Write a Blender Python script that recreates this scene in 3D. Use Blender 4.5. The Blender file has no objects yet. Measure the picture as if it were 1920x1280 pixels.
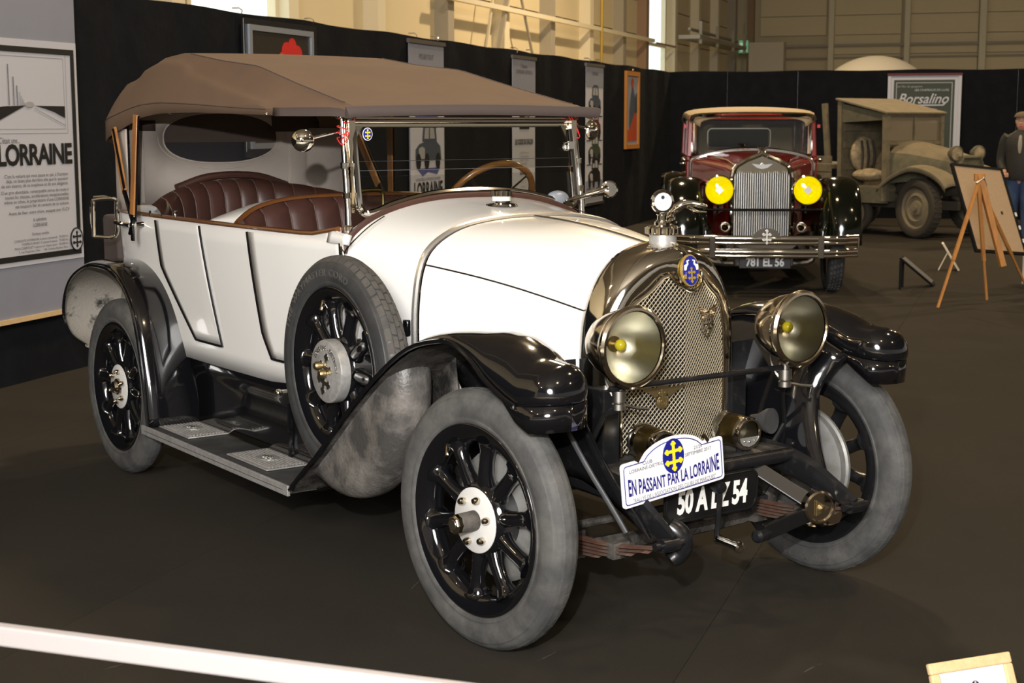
import bpy, math, random
import numpy as np
from mathutils import Vector, Matrix
random.seed(7)
PI = math.pi
S = bpy.context.scene
COL = S.collection
# ---------------------------------------------------------------- camera
yaw, pitch, roll = 2.52848536, 0.14186424, -0.00186332
cy, sy, cp, sp = math.cos(yaw), math.sin(yaw), math.cos(pitch), math.sin(pitch)
F = Vector((cy*cp, sy*cp, -sp)); R0 = Vector((sy, -cy, 0)); U0 = R0.cross(F)
RR = R0*math.cos(roll)+U0*math.sin(roll); UU = -R0*math.sin(roll)+U0*math.cos(roll)
cd = bpy.data.cameras.new('camera'); cam = bpy.data.objects.new('camera', cd); COL.objects.link(cam)
CAM = Vector((3.8298, -3.3182, 1.6251))
M = Matrix((RR, UU, -F)).transposed().to_4x4(); M.translation = CAM
cam.matrix_world = M
cd.sensor_width = 36; cd.lens = 2867.585/1920*36; cd.clip_end = 300
S.camera = cam
cd.dof.use_dof = True; cd.dof.focus_distance = 5.6; cd.dof.aperture_fstop = 8.5
# ---------------------------------------------------------------- world, lights, exposure
S.view_settings.view_transform = 'Standard'; S.view_settings.look = 'None'
S.view_settings.gamma = 1; S.view_settings.use_curve_mapping = False
S.view_settings.exposure = 0.0
w = bpy.data.worlds.new('hall_air'); S.world = w; w.use_nodes = True
w.node_tree.nodes['Background'].inputs[0].default_value = (1.0, .91, .80, 1)
w.node_tree.nodes['Background'].inputs[1].default_value = .34
def light(name, kind, loc, power, color, size=.5, target=None, spread=None):
    ld = bpy.data.lights.new(name, kind); ld.energy = power; ld.color = color
    if kind == 'AREA':
        ld.shape = 'DISK'; ld.size = size
        if spread: ld.spread = spread
    else: ld.shadow_soft_size = size
    o = bpy.data.objects.new(name, ld); COL.objects.link(o); o.location = loc
    if target is not None:
        o.rotation_euler = (Vector(target)-Vector(loc)).to_track_quat('-Z', 'Y').to_euler()
    return o
# the photographer's flash, above and a little left of the lens
fl = CAM + UU*.40 - RR*.16
light('camera_flash', 'AREA', fl, 86, (1.0, .99, .98), .05, CAM+F*7+UU*.5, math.radians(110))
# hall lamps under the roof; one bank behind the tourer throws its shadow towards the camera
WARM = (1.0, .76, .47)
light('hall_lamp_bank', 'AREA', (-6.0, 4.4, 9.5), 620, WARM, .9, (-1.5, 0, 0))
for i, (x, y, p) in enumerate([(3, 6, 260), (-14, 0, 260), (-3, -9, 200), (8, -2, 160), (-12, 10, 620), (-4, 14, 450),
                               (-20, 20, 1300), (-8, 22, 1000), (-22, 9, 900), (2, -14, 200), (12, 8, 200)]):
    light('hall_lamp', 'AREA', (x, y, 9.5), p, WARM, .55, (x, y, 0))
light('window_daylight', 'AREA', (10.5, -10.5, 6), 2700, (1, .97, .93), 5, (-2, 0, .8))  # added neutral fill from behind the camera, not an actual window
# ---------------------------------------------------------------- materials
MAT = {}
def mat(name, col, rough=.5, metal=0, coat=0, noise=None, bump=None, spec=.5, emit=None, trans=0, sheen=0, stretch=None, ior=1.45):
    """noise=(scale, colour2, lo, hi[, detail]); bump=(scale, strength, distance)"""
    m = bpy.data.materials.new(name); m.use_nodes = True; nt = m.node_tree; b = nt.nodes['Principled BSDF']
    b.inputs['Base Color'].default_value = (*col, 1); b.inputs['Roughness'].default_value = rough
    b.inputs['Metallic'].default_value = metal; b.inputs['Coat Weight'].default_value = coat
    b.inputs['Coat Roughness'].default_value = .04; b.inputs['Specular IOR Level'].default_value = spec
    b.inputs['Transmission Weight'].default_value = trans; b.inputs['IOR'].default_value = ior
    b.inputs['Sheen Weight'].default_value = sheen
    if emit:
        b.inputs['Emission Color'].default_value = (*emit[0], 1); b.inputs['Emission Strength'].default_value = emit[1]
    tc = None
    if noise or bump:
        tc = nt.nodes.new('ShaderNodeTexCoord'); mp = nt.nodes.new('ShaderNodeMapping')
        nt.links.new(tc.outputs['Object'], mp.inputs[0])
        if stretch: mp.inputs['Scale'].default_value = stretch
    if noise:
        n = nt.nodes.new('ShaderNodeTexNoise'); n.inputs['Scale'].default_value = noise[0]
        n.inputs['Detail'].default_value = noise[4] if len(noise) > 4 else 6; n.inputs['Roughness'].default_value = .65
        r = nt.nodes.new('ShaderNodeMapRange'); r.inputs[1].default_value = noise[2]; r.inputs[2].default_value = noise[3]
        x = nt.nodes.new('ShaderNodeMix'); x.data_type = 'RGBA'
        x.inputs[6].default_value = (*col, 1); x.inputs[7].default_value = (*noise[1], 1)
        nt.links.new(mp.outputs[0], n.inputs['Vector']); nt.links.new(n.outputs['Fac'], r.inputs[0])
        nt.links.new(r.outputs[0], x.inputs[0]); nt.links.new(x.outputs[2], b.inputs['Base Color'])
    if bump:
        n = nt.nodes.new('ShaderNodeTexNoise'); n.inputs['Scale'].default_value = bump[0]; n.inputs['Detail'].default_value = 3
        q = nt.nodes.new('ShaderNodeBump'); q.inputs['Strength'].default_value = bump[1]; q.inputs['Distance'].default_value = bump[2]
        nt.links.new(mp.outputs[0], n.inputs['Vector']); nt.links.new(n.outputs['Fac'], q.inputs['Height'])
        nt.links.new(q.outputs[0], b.inputs['Normal'])
    MAT[name] = m; return m
def glass(name, tint, ior=1.5, rough=0.0):
    m = bpy.data.materials.new(name); m.use_nodes = True; nt = m.node_tree; nt.nodes.remove(nt.nodes['Principled BSDF'])
    t = nt.nodes.new('ShaderNodeBsdfTransparent'); t.inputs[0].default_value = (*tint, 1)
    g = nt.nodes.new('ShaderNodeBsdfGlossy'); g.inputs['Roughness'].default_value = rough
    f = nt.nodes.new('ShaderNodeFresnel'); f.inputs[0].default_value = ior
    x = nt.nodes.new('ShaderNodeMixShader')
    nt.links.new(f.outputs[0], x.inputs[0]); nt.links.new(t.outputs[0], x.inputs[1]); nt.links.new(g.outputs[0], x.inputs[2])
    nt.links.new(x.outputs[0], nt.nodes['Material Output'].inputs[0]); MAT[name] = m; return m
mat('white_paint', (.72, .71, .69), .28, coat=.6)
mat('black_paint', (.004, .004, .005), .12, coat=1, spec=.5)
mat('black_worn', (.008, .008, .009), .3, noise=(26, (.035, .03, .027), .55, .8))
mat('mesh_wire', (.42, .37, .27), .42, metal=.7)
mat('chrome', (.80, .77, .71), .07, metal=1)
mat('satin_chrome', (.85, .83, .79), .26, metal=.9)
mat('nickel', (.66, .58, .46), .13, metal=1)
mat('steel', (.42, .40, .37), .35, metal=1)
mat('aluminium', (.48, .47, .455), .38, metal=.55, noise=(40, (.34, .33, .315), .4, .7), bump=(260, .25, .002))
mat('brass', (.20, .145, .05), .38, metal=1, noise=(9, (.12, .085, .03), .4, .7))
mat('gilt', (.42, .33, .17), .38, metal=1)
mat('drum', (.24, .235, .225), .5, metal=.4, noise=(12, (.15, .145, .13), .4, .7))
mat('rust', (.10, .038, .022), .7, noise=(18, (.14, .11, .09), .4, .7))
mat('grime', (.018, .017, .016), .55, noise=(7, (.13, .115, .10), .42, .68, 9), bump=(90, .5, .006))
mat('grime_light', (.26, .235, .20), .75, noise=(9, (.02, .02, .019), .56, .66, 9), bump=(80, .5, .006))
mat('grime_grey', (.05, .047, .044), .42, noise=(6, (.22, .20, .18), .45, .75, 10), bump=(70, .5, .005))
mat('rubber', (.045, .045, .045), .7, noise=(9, (.095, .092, .086), .4, .68, 9), bump=(120, .15, .002))
mat('rubber_dark', (.028, .028, .029), .5, noise=(9, (.05, .05, .05), .4, .7))
mat('rubber_tread', (.075, .068, .06), .85, noise=(20, (.045, .043, .04), .4, .7))
mat('canvas', (.125, .076, .046), .9, noise=(3, (.105, .064, .040), .35, .7), bump=(500, .25, .001))
mat('canvas_trim', (.070, .052, .046), .8, bump=(400, .2, .001))
mat('canvas_dark', (.05, .03, .024), .9)
mat('canvas_grey', (.40, .345, .30), .9, noise=(3, (.36, .31, .27), .35, .7), bump=(12, .15, .01))
mat('canvas_hem', (.45, .39, .34), .9)
mat('leather', (.056, .023, .016), .45, noise=(14, (.045, .018, .014), .4, .7), bump=(160, .2, .002), spec=.6)
mat('leather_welt', (.10, .06, .05), .5)
mat('wood', (.40, .18, .055), .42, noise=(5, (.24, .10, .03), .4, .7), stretch=(6, 6, 1), coat=.3)
mat('bead_wood', (.13, .048, .014), .35, noise=(9, (.12, .045, .014), .4, .7), coat=.6)
mat('wheel_wood', (.27, .115, .03), .28, noise=(16, (.16, .065, .02), .4, .7), coat=.8)
mat('easel_wood', (.50, .22, .055), .5, noise=(6, (.38, .16, .04), .4, .7), stretch=(5, 5, 1))
mat('pale_wood', (.66, .48, .26), .5, noise=(6, (.58, .40, .20), .4, .7), stretch=(1, 8, 8))
mat('cream_wood', (.75, .66, .50), .6)
mat('seam', (.003, .002, .003), .3)
mat('blue', (.010, .014, .20), .25, coat=.6)
mat('yellow', (.85, .62, .02), .4)
mat('gold', (.55, .38, .08), .35, metal=.6)
mat('plaque_white', (.74, .73, .76), .35)
mat('hub_white', (.55, .54, .52), .4)
mat('ink_blue', (.012, .010, .16), .45)
mat('ink', (.012, .012, .013), .6)
mat('ink_soft', (.10, .10, .105), .7)
mat('ink_grey', (.33, .33, .34), .7)
mat('plate_black', (.006, .006, .006), .35)
mat('white_letter', (.78, .77, .74), .5)
mat('red', (.55, .02, .015), .45)
mat('red_wire', (.75, .03, .03), .4)
mat('gauge', (.50, .52, .55), .3)
mat('bulb', (.55, .45, .02), .15, coat=.5)
mat('silver', (.84, .82, .72), .33, metal=1)
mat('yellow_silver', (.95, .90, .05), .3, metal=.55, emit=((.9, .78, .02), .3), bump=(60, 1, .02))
mat('core', (.012, .013, .018), .5)
glass('pane', (.93, .94, .93)); glass('lens', (.97, .965, .92)); glass('dark_pane', (.45, .46, .46), 1.35, .05)
glass('yellow_lens', (.98, .92, .05), 1.45)
mat('carpet', (.033, .0285, .022), 1, noise=(1.3, (.026, .023, .0185), .35, .7, 10), bump=(420, .5, .004), spec=.12)
mat('scuff', (.075, .07, .06), 1, noise=(30, (.03, .027, .022), .42, .62, 8), spec=.1)
mat('cloth_black', (.0070, .0080, .0105), 1, noise=(5, (.0098, .0110, .0140), .4, .7), bump=(7, .25, .02), spec=.1)
mat('banner_grey', (.24, .255, .315), .6, noise=(2, (.22, .235, .29), .4, .7))
mat('banner_white', (.50, .51, .57), .6)
mat('banner_black', (.010, .010, .010), .5)
mat('banner_blue', (.06, .075, .22), .6)
mat('banner_slate', (.055, .07, .10), .6)
mat('banner_maroon', (.10, .015, .02), .6)
mat('banner_green', (.035, .05, .035), .6)
mat('orange_frame', (.42, .17, .03), .5)
mat('orange_red', (.38, .06, .015), .6)
mat('frame_silver', (.30, .33, .38), .35, metal=.4)
mat('picture_dark', (.03, .025, .02), .3)
mat('hall_wall', (.66, .57, .38), .8)
mat('hall_rib', (.56, .48, .32), .8)
mat('hall_post', (.70, .64, .48), .8)
mat('hall_post_dark', (.34, .31, .25), .8)
mat('hall_brown', (.30, .20, .13), .8)
mat('concrete', (.62, .56, .44), .9)
mat('day', (.8, .95, 1), .5, emit=((.88, 1.0, .99), 1.05))
mat('exit_green', (.15, .5, .25), .5, emit=((.18, .5, .26), .35))
mat('exit_white', (.7, .8, .7), .5, emit=((.6, .8, .6), .4))
mat('tent', (.30, .285, .25), .8)
mat('maroon', (.20, .014, .010), .22, coat=1)
mat('glossy_black', (.004, .005, .003), .1, spec=.5)
mat('tan_top', (.40, .30, .17), .7)
mat('roof_sheet', (.22, .19, .15), .8)
mat('army_green', (.085, .080, .048), .85, noise=(8, (.13, .115, .075), .4, .7, 9))
mat('army_dust', (.20, .165, .105), .95, noise=(6, (.15, .125, .08), .35, .7, 9))
mat('army_wood', (.17, .14, .085), .9, noise=(7, (.10, .085, .055), .4, .7))
mat('army_dark', (.045, .038, .028), .9)
mat('sack', (.42, .33, .20), .95, noise=(14, (.22, .17, .10), .42, .66))
mat('cardboard', (.42, .30, .185), .85, noise=(60, (.36, .255, .155), .4, .7))
mat('black_frame', (.010, .010, .010), .3)
mat('skin', (.50, .27, .18), .55)
mat('jacket', (.022, .020, .017), .7, bump=(30, .3, .01))
mat('denim', (.035, .06, .13), .85)
mat('cap', (.12, .085, .05), .9)
mat('hair', (.16, .14, .12), .8)
mat('shirt', (.30, .27, .22), .8)
mat('shoe', (.70, .70, .68), .6)
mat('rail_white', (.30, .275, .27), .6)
def dusty(name, col, fac):  # flat colour mixed over clear by fac
    m = bpy.data.materials.new(name); m.use_nodes = True; nt = m.node_tree; b = nt.nodes['Principled BSDF']; b.inputs['Base Color'].default_value = (*col, 1); b.inputs['Roughness'].default_value = .5
    t = nt.nodes.new('ShaderNodeBsdfTransparent'); x = nt.nodes.new('ShaderNodeMixShader'); x.inputs[0].default_value = fac
    nt.links.new(t.outputs[0], x.inputs[1]); nt.links.new(b.outputs[0], x.inputs[2]); nt.links.new(x.outputs[0], nt.nodes['Material Output'].inputs[0]); MAT[name] = m
dusty('dust_pane', (.24, .20, .14), .62); dusty('celluloid', (.05, .05, .055), .35)  # beige in the truck panes stands in for what the glass reflects
# ---------------------------------------------------------------- geometry helpers
def V(*a): return np.array(a, float)
def cr(pts, n):
    """Catmull-Rom resample of a polyline to n points"""
    p = np.array(pts, float); m = len(p)
    if m == 2: return np.array([p[0]+(p[1]-p[0])*t for t in np.linspace(0, 1, n)])
    q = np.vstack([2*p[0]-p[1], p, 2*p[-1]-p[-2]]); out = []
    for t in np.linspace(0, m-1-1e-9, n):
        i = int(t); f = t-i; a, b, c, d = q[i], q[i+1], q[i+2], q[i+3]
        out.append(.5*((2*b)+(-a+c)*f+(2*a-5*b+4*c-d)*f*f+(-a+3*b-3*c+d)*f**3))
    return np.array(out)
class G:
    def __init__(s): s.v = []; s.f = []; s.m = []
    def add(s, vs, fs, m=0):
        o = len(s.v); s.v += [tuple(map(float, x)) for x in vs]; s.f += [tuple(i+o for i in f) for f in fs]; s.m += [m]*len(fs); return s
    def grid(s, rows, cu=False, cv=False, m=0):
        nu, nv = len(rows), len(rows[0]); vs = [p for r in rows for p in r]; fs = []
        for i in range(nu if cu else nu-1):
            for j in range(nv if cv else nv-1):
                a, b = i*nv+j, i*nv+(j+1) % nv; c, d = ((i+1) % nu)*nv+(j+1) % nv, ((i+1) % nu)*nv+j
                fs.append((a, b, c, d))
        return s.add(vs, fs, m)
    def box(s, c, d, rot=None, m=0, ux=None, uy=None, uz=None):
        c = V(*c); ux = V(1, 0, 0) if ux is None else np.array(ux, float); uy = V(0, 1, 0) if uy is None else np.array(uy, float)
        uz = V(0, 0, 1) if uz is None else np.array(uz, float)
        if rot: a = math.cos(rot); b = math.sin(rot); ux, uy = V(a, b, 0), V(-b, a, 0)
        vs = [c+ux*(i*d[0]/2)+uy*(j*d[1]/2)+uz*(k*d[2]/2) for k in (-1, 1) for j in (-1, 1) for i in (-1, 1)]
        return s.add(vs, [(0, 2, 3, 1), (4, 5, 7, 6), (0, 1, 5, 4), (2, 6, 7, 3), (0, 4, 6, 2), (1, 3, 7, 5)], m)
    def beam(s, a, b, wd, ht, up=(0, 0, 1), m=0):
        a, b = V(*a), V(*b); d = b-a; L = np.linalg.norm(d); d /= L; sd = np.cross(up, d); sd /= np.linalg.norm(sd); u = np.cross(d, sd)
        return s.box((a+b)/2, (L, wd, ht), ux=d, uy=sd, uz=u, m=m)
    def tube(s, path, r, n=10, closed=False, caps=True, m=0, sx=1, sz=1, up=None):
        p = np.array(path, float); k = len(p); r = np.full(k, r) if np.isscalar(r) else np.array(r, float)
        t = np.zeros_like(p)
        for i in range(k):
            a, b = (p[(i-1) % k], p[(i+1) % k]) if closed else (p[max(i-1, 0)], p[min(i+1, k-1)])
            t[i] = (b-a)/max(np.linalg.norm(b-a), 1e-9)
        u = V(0, 0, 1) if up is None else V(*up)
        if abs(t[0]@u) > .95: u = V(1, 0, 0)
        rows = []; x = np.cross(t[0], u); x /= np.linalg.norm(x)
        for i in range(k):
            if up is not None: x = np.cross(t[i], up)
            else: x = x-(x@t[i])*t[i]
            x /= max(np.linalg.norm(x), 1e-9); y = np.cross(x, t[i])
            rows.append([p[i]+r[i]*(sx*x*math.cos(a)+sz*y*math.sin(a)) for a in np.linspace(0, 2*PI, n, endpoint=False)])
        o = len(s.v); s.grid(rows, closed, True, m)
        if caps and not closed:
            s.f.append(tuple(o+j for j in range(n))); s.f.append(tuple(o+(k-1)*n+j for j in reversed(range(n)))); s.m += [m, m]
        return s
    def lathe(s, prof, o=(0, 0, 0), ax=(0, 1, 0), n=32, a0=0, a1=2*PI, m=0):
        o = V(*o); ax = V(*ax); ax /= np.linalg.norm(ax); h = V(0, 0, 1) if abs(ax[2]) < .9 else V(1, 0, 0)
        x = np.cross(h, ax); x /= np.linalg.norm(x); y = np.cross(ax, x); full = abs(a1-a0-2*PI) < 1e-6
        rows = [[o+ax*h_+r*(x*math.cos(a)+y*math.sin(a)) for a in np.linspace(a0, a1, n, endpoint=not full)] for r, h_ in prof]
        return s.grid(rows, False, full, m)
    def prism(s, poly, th, o=(0, 0, 0), ux=(1, 0, 0), uy=(0, 0, 1), m=0):
        o, ux, uy = V(*o), V(*ux), V(*uy); nn = np.cross(ux, uy); k = len(poly)
        b = [o+ux*p[0]+uy*p[1]-nn*th/2 for p in poly]; t = [q+nn*th for q in b]
        fs = [tuple(reversed(range(k))), tuple(range(k, 2*k))]+[(i, (i+1) % k, (i+1) % k+k, i+k) for i in range(k)]
        return s.add(b+t, fs, m)
    def sphere(s, c, r, n=12, sc=(1, 1, 1), m=0, lo=-PI/2):
        rows = [[V(*c)+V(sc[0]*math.cos(b)*math.cos(a), sc[1]*math.cos(b)*math.sin(a), sc[2]*math.sin(b))*r for a in np.linspace(0, 2*PI, 2*n, endpoint=False)] for b in np.linspace(lo, PI/2, n)]
        return s.grid(rows, False, True, m)
    def mirror(s):
        g = G(); g.v = [(x, -y, z) for x, y, z in s.v]; g.f = [tuple(reversed(f)) for f in s.f]; g.m = list(s.m); return g
def mesh_of(name, g, mats, smooth=True, ang=38):
    me = bpy.data.meshes.new(name); me.from_pydata(g.v, [], g.f)
    for m in (mats if isinstance(mats, (list, tuple)) else [mats]): me.materials.append(MAT[m])
    if any(g.m): me.polygons.foreach_set('material_index', g.m)
    if smooth:
        me.polygons.foreach_set('use_smooth', [True]*len(me.polygons)); me.set_sharp_from_angle(angle=math.radians(ang))
    me.validate(); me.update(); return me
def obj(name, g, mats, parent=None, smooth=True, ang=38, bev=0, sol=None, sub=0, loc=None, rot=None, label=None):
    me = g if isinstance(g, bpy.types.Mesh) else mesh_of(name, g, mats, smooth, ang)
    o = bpy.data.objects.new(name, me); COL.objects.link(o); o.parent = parent
    if loc is not None: o.location = loc
    if rot is not None: o.rotation_euler = rot
    if sol: md = o.modifiers.new('thick', 'SOLIDIFY'); md.thickness = sol[0]; md.offset = sol[1]; md.use_even_offset = True
    if sol and len(sol) > 2: md.material_offset = sol[2]; md.material_offset_rim = sol[2]
    if sub: md = o.modifiers.new('sub', 'SUBSURF'); md.levels = md.render_levels = sub
    if bev: md = o.modifiers.new('bev', 'BEVEL'); md.width = bev; md.segments = 2; md.limit_method = 'ANGLE'
    if label: o['label'] = label
    return o
def thing(name, label, cat, loc=(0, 0, 0), rz=0, group=None):
    o = bpy.data.objects.new(name, None); COL.objects.link(o); o.empty_display_size = .1
    o.location = loc; o.rotation_euler = (0, 0, rz); return tag(o, label, cat, group)
def tag(o, label, cat, group=None):
    o['label'] = label; o['category'] = cat
    if group: o['group'] = group
    return o
def struct(name, g, mats, parent=None, **k):
    o = obj(name, g, mats, parent, **k)
    if parent is None: o['kind'] = 'structure'
    return o
def stuff(o): o['kind'] = 'stuff'; return o
def text_geo(body, size=1, bold=0, align='CENTER', depth=.0, space=1, xs=1, warp=None):
    cu = bpy.data.curves.new('t', 'FONT'); cu.body = body; cu.size = size; cu.align_x = align; cu.align_y = 'CENTER'
    cu.offset = bold; cu.extrude = depth; cu.space_character = space; cu.resolution_u = 3
    o = bpy.data.objects.new('t', cu); COL.objects.link(o); me = bpy.data.meshes.new_from_object(o)
    vs = [(v.co.x*xs, v.co.y, v.co.z) for v in me.vertices]; fs = [tuple(p.vertices) for p in me.polygons]
    bpy.data.objects.remove(o); bpy.data.curves.remove(cu); bpy.data.meshes.remove(me)
    if warp: vs = [warp(*v) for v in vs]
    return vs, fs
def text(name, body, size, o, ux, uy, m, parent, **k):
    vs, fs = text_geo(body, size, **k); o, ux, uy = V(*o), V(*ux), V(*uy); n = np.cross(ux, uy)
    g = G().add([o+ux*a+uy*b+n*c for a, b, c in vs], fs); return obj(name, g, m, parent, smooth=False)
def disc(n, rx, ry, cx=0, cy_=0): return [(cx+rx*math.cos(a), cy_+ry*math.sin(a)) for a in np.linspace(0, 2*PI, n, endpoint=False)]
def cross_geo(g, o, ux, uy, h, th, m=0, w=.50):
    """two-barred cross with budded ends, height h"""
    a = h*.05
    g.prism([(-a, -.44*h), (a, -.44*h), (a, .44*h), (-a, .44*h)], th, o, ux, uy, m)
    for z in (.17*h, -.20*h): g.prism([(-w*h/2+.02*h, z-a), (w*h/2-.02*h, z-a), (w*h/2-.02*h, z+a), (-w*h/2+.02*h, z+a)], th*.98, o, ux, uy, m)
    ends = [(0, .42*h, 0, 1), (0, -.42*h, 0, -1)]+[(s*w*h/2-s*.03*h, z, s, 0) for z in (.17*h, -.20*h) for s in (-1, 1)]
    for i, (x, y, dx, dy) in enumerate(ends):
        for j, (ex, ey) in enumerate(((dx*.055, dy*.055), (dy*.052, dx*.052), (-dy*.052, -dx*.052))):
            g.prism(disc(10, .052*h, .052*h, x+ex*h, y+ey*h), th*(.96-.01*j-.003*i), o, ux, uy, m)
    return g
# ================================================================ the setting
A0 = V(-5.674, -.527, 0); WU = V(-.5917, .8061, 0); WN = V(.8061, .5917, 0); CN = V(-16.726, 14.527, 0)
BU = V(.7448, .6673, 0); BN = V(.6673, -.7448, 0); ZZ = V(0, 0, 1)
def wp(s, z, off=0): return A0+WU*s+WN*off+ZZ*z
def bp(s, z, off=0): return CN+BU*s+BN*off+ZZ*z
g = G().box((-12, 14, -.06), (120, 120, .1)); floor = struct('floor', g, 'concrete', smooth=False)
floor['label'] = 'dark brown exhibition carpet laid in long strips over the hall floor'
me = None
for k in range(-1, 18):                       # carpet laid in two-metre strips running along the left partition
    if me is None: me = mesh_of('carpet_strip', G().box((0, 0, -.0045), (34, 1.998, .009)), 'carpet', smooth=False)
    p = A0+WU*9+WN*(3.086+2*k-3)
    obj('carpet_strip', me, None, floor, loc=p, rot=(0, 0, math.atan2(WU[1], WU[0])))
g = G()
for i in range(46):                           # pale tyre scuffs and dust marks lying on the carpet
    q = V(random.uniform(-7, 1.4), random.uniform(-3, 5), 0); a = random.uniform(-.6, .5)+random.choice((2.3, .2)); L = random.uniform(.03, .16); c = random.uniform(-.3, .3)
    pts = [q+V(math.cos(a+c*t), math.sin(a+c*t), 0)*L*t for t in np.linspace(0, 1, 7)]
    g.grid([[p+V(-math.sin(a), math.cos(a), 0)*wd*.0035*math.sin(PI*(j+.35)/7)+V(0, 0, .0012) for wd in (-1, 1)] for j, p in enumerate(pts)])
stuff(obj('carpet_scuffs', g, 'scuff', floor, smooth=False))
rng = random.Random(3)
def drape(o, u, n, s0, s1, top, name):
    rows = []
    for s in np.arange(s0, s1+.01, .12):
        a = .012*math.sin(s*2.1)+.006*math.sin(s*7.3+1); t = top+.008*math.sin(s*3.3)
        rows.append([o+u*s+n*(a+.01)+ZZ*z for z in np.linspace(0, t, 5)]+[o+u*s+n*(a-.05)+ZZ*t, o+u*s-n*.06])
    return struct(name, G().grid(rows), 'cloth_black')
wl = drape(A0, WU, WN, -9, 18.72, 2.5, 'wall_left'); wb = drape(CN, BU, BN, -.05, 16, 2.5, 'wall_back')
wl['label'] = 'long black cloth partition on the left hung with banners'; wb['label'] = 'black cloth partition across the back behind the red car and truck'
g = G()
for s in (1.0, 2.2, 5.8, 8.7, 9.6, 12.4): g.box(bp(s, 1.25, .02), (.006, .012, 2.48), ux=BU, uy=BN)
obj('cloth_seam', g, 'ink_soft' if 0 else 'black_frame', wb)
ceil = struct('ceiling', G().box((-10, 12, 9.9), (100, 100, .1)), 'roof_sheet', smooth=False); ceil['label'] = 'steel hall roof high above'
for k in range(9): obj('roof_truss', G().beam(V(-10, -30, 9.6)+WN*(-6+6*k)-WU*8, V(-10, -30, 9.6)+WN*(-6+6*k)+WU*62, .25, .45), 'hall_post_dark', ceil, smooth=False)
# hall behind the partitions
HO = A0-5*WN
def hp(s, z, off=0): return HO+WU*s+WN*off+ZZ*z
g = G().box(hp(18, 4.6, -.5), (72, .1, 9.4), ux=WU, uy=WN); hl = struct('wall_hall_left', g, 'hall_rib', smooth=False)
HC = HO+WU*53
def fp(t, z, off=0): return HC+WN*t-WU*off+ZZ*z
g = G().box(fp(18, 4.6, -.5), (40, .1, 9.4), ux=WN, uy=WU); hb = struct('wall_hall_back', g, 'hall_rib', smooth=False)
def clad(wd, ht=.96):
    g = G().box((0, 0, 0), (wd, .05, ht))
    for k in range(3): g.box((0, -.03, (k-1)*ht/3.2), (wd, .02, .035))
    return mesh_of('cladding_panel', g, 'hall_wall', smooth=False)
pm = clad(3.22); rzl = math.atan2(WU[1], WU[0]); s0 = 14.15
win = ((11.3, 13.95), (38.5, 40.8))
for k in range(-4, 12):
    sc = s0+3.45*(k+.5); wide = 3.22
    for r in range(7):
        z = 2.75+r*.99
        if k == -1: sx, wd = 12.6-1.85, .0
        if k == -1: continue
        if k == 7:
            for a, b in ((38.42, 38.5), (40.85, 41.6)):
                pass
            continue
        obj('cladding_panel', pm, None, hl, loc=hp(sc, z, -.3), rot=(0, 0, rzl+PI))
wm = G()
for i, (a, b) in enumerate(win):
    g = G()
    for s in (a, b): g.box(hp(s, 5, -.25), (.12, .16, 9), ux=WU, uy=WN)
    for z in (4.02, 6.5, 8.9): g.box(hp((a+b)/2, z, -.22), (b-a, .12, .09), ux=WU, uy=WN)
    wn = struct('window_%d' % (i+1), g, 'hall_post', smooth=False)
    wn['label'] = ('daylit translucent window strip high above the left partition near the top edge', 'tall daylit window strip where the left hall wall nears the corner')[i]
    pane = None
    n = 12
    for j in range(n):
        s = a+(b-a)*(j+.5)/n
        if pane is None: pane = mesh_of('pane', G().box((0, 0, 0), ((b-a)/n-.03, .02, 8.8)), 'day', smooth=False)
        obj('pane', pane, None, wn, loc=hp(s, 4.6, -.33), rot=(0, 0, rzl))
dark = {2, 4, 6, 11, 12}
post = {m: mesh_of('hall_column', G().box((0, 0, 4.6), (.34, .34, 9.2)), m, smooth=False) for m in ('hall_post', 'hall_post_dark', 'hall_brown')}
for k in range(-3, 13):
    s = s0+3.45*k if k not in (7, 8) else (37.6, 41.5)[k-7]
    m = 'hall_brown' if k == 7 else 'hall_post_dark' if k in dark else 'hall_post'
    obj('hall_column', post[m], None, hl, loc=hp(s, 0, -.15), rot=(0, 0, rzl))
g = G().beam(hp(20.5, 4.06, .15), hp(37.8, 4.06, .15), .1, .1); obj('wall_rail', g, 'hall_post', hl, smooth=False)
obj('wall_rail', G().beam(hp(38.4, 4.02, .1), hp(41, 4.02, .1), .05, .06), 'hall_brown', hl, smooth=False)
obj('diagonal_brace', G().beam(hp(23.3, 2.4, .1), hp(25.4, 6.5, .1), .09, .09), 'hall_post_dark', hl, smooth=False)
obj('diagonal_brace', G().beam(hp(26.6, 2.4, .1), hp(24.9, 4.9, .1), .05, .05), 'hall_post_dark', hl, smooth=False)
obj('diagonal_brace', G().beam(hp(22.6, 2.4, .1), hp(23.7, 5.2, .1), .05, .05), 'hall_post', hl, smooth=False)
obj('vertical_pipe', G().tube([hp(31.7, 2, .2), hp(31.7, 8, .2)], .04, 8), 'gold', hl)
g = G().box(hp(45.5, 4.35, .5), (8.5, .7, .12), ux=WU, uy=WN).box(hp(45.5, 4.6, .5), (8.5, .08, .08), ux=WU, uy=WN)
for s in (41.6, 44.4, 47.3, 49.6): g.box(hp(s, 4.5, .8), (.1, .1, .7), ux=WU, uy=WN)
obj('wall_gantry', g, 'hall_post_dark', hl, smooth=False)
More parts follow.
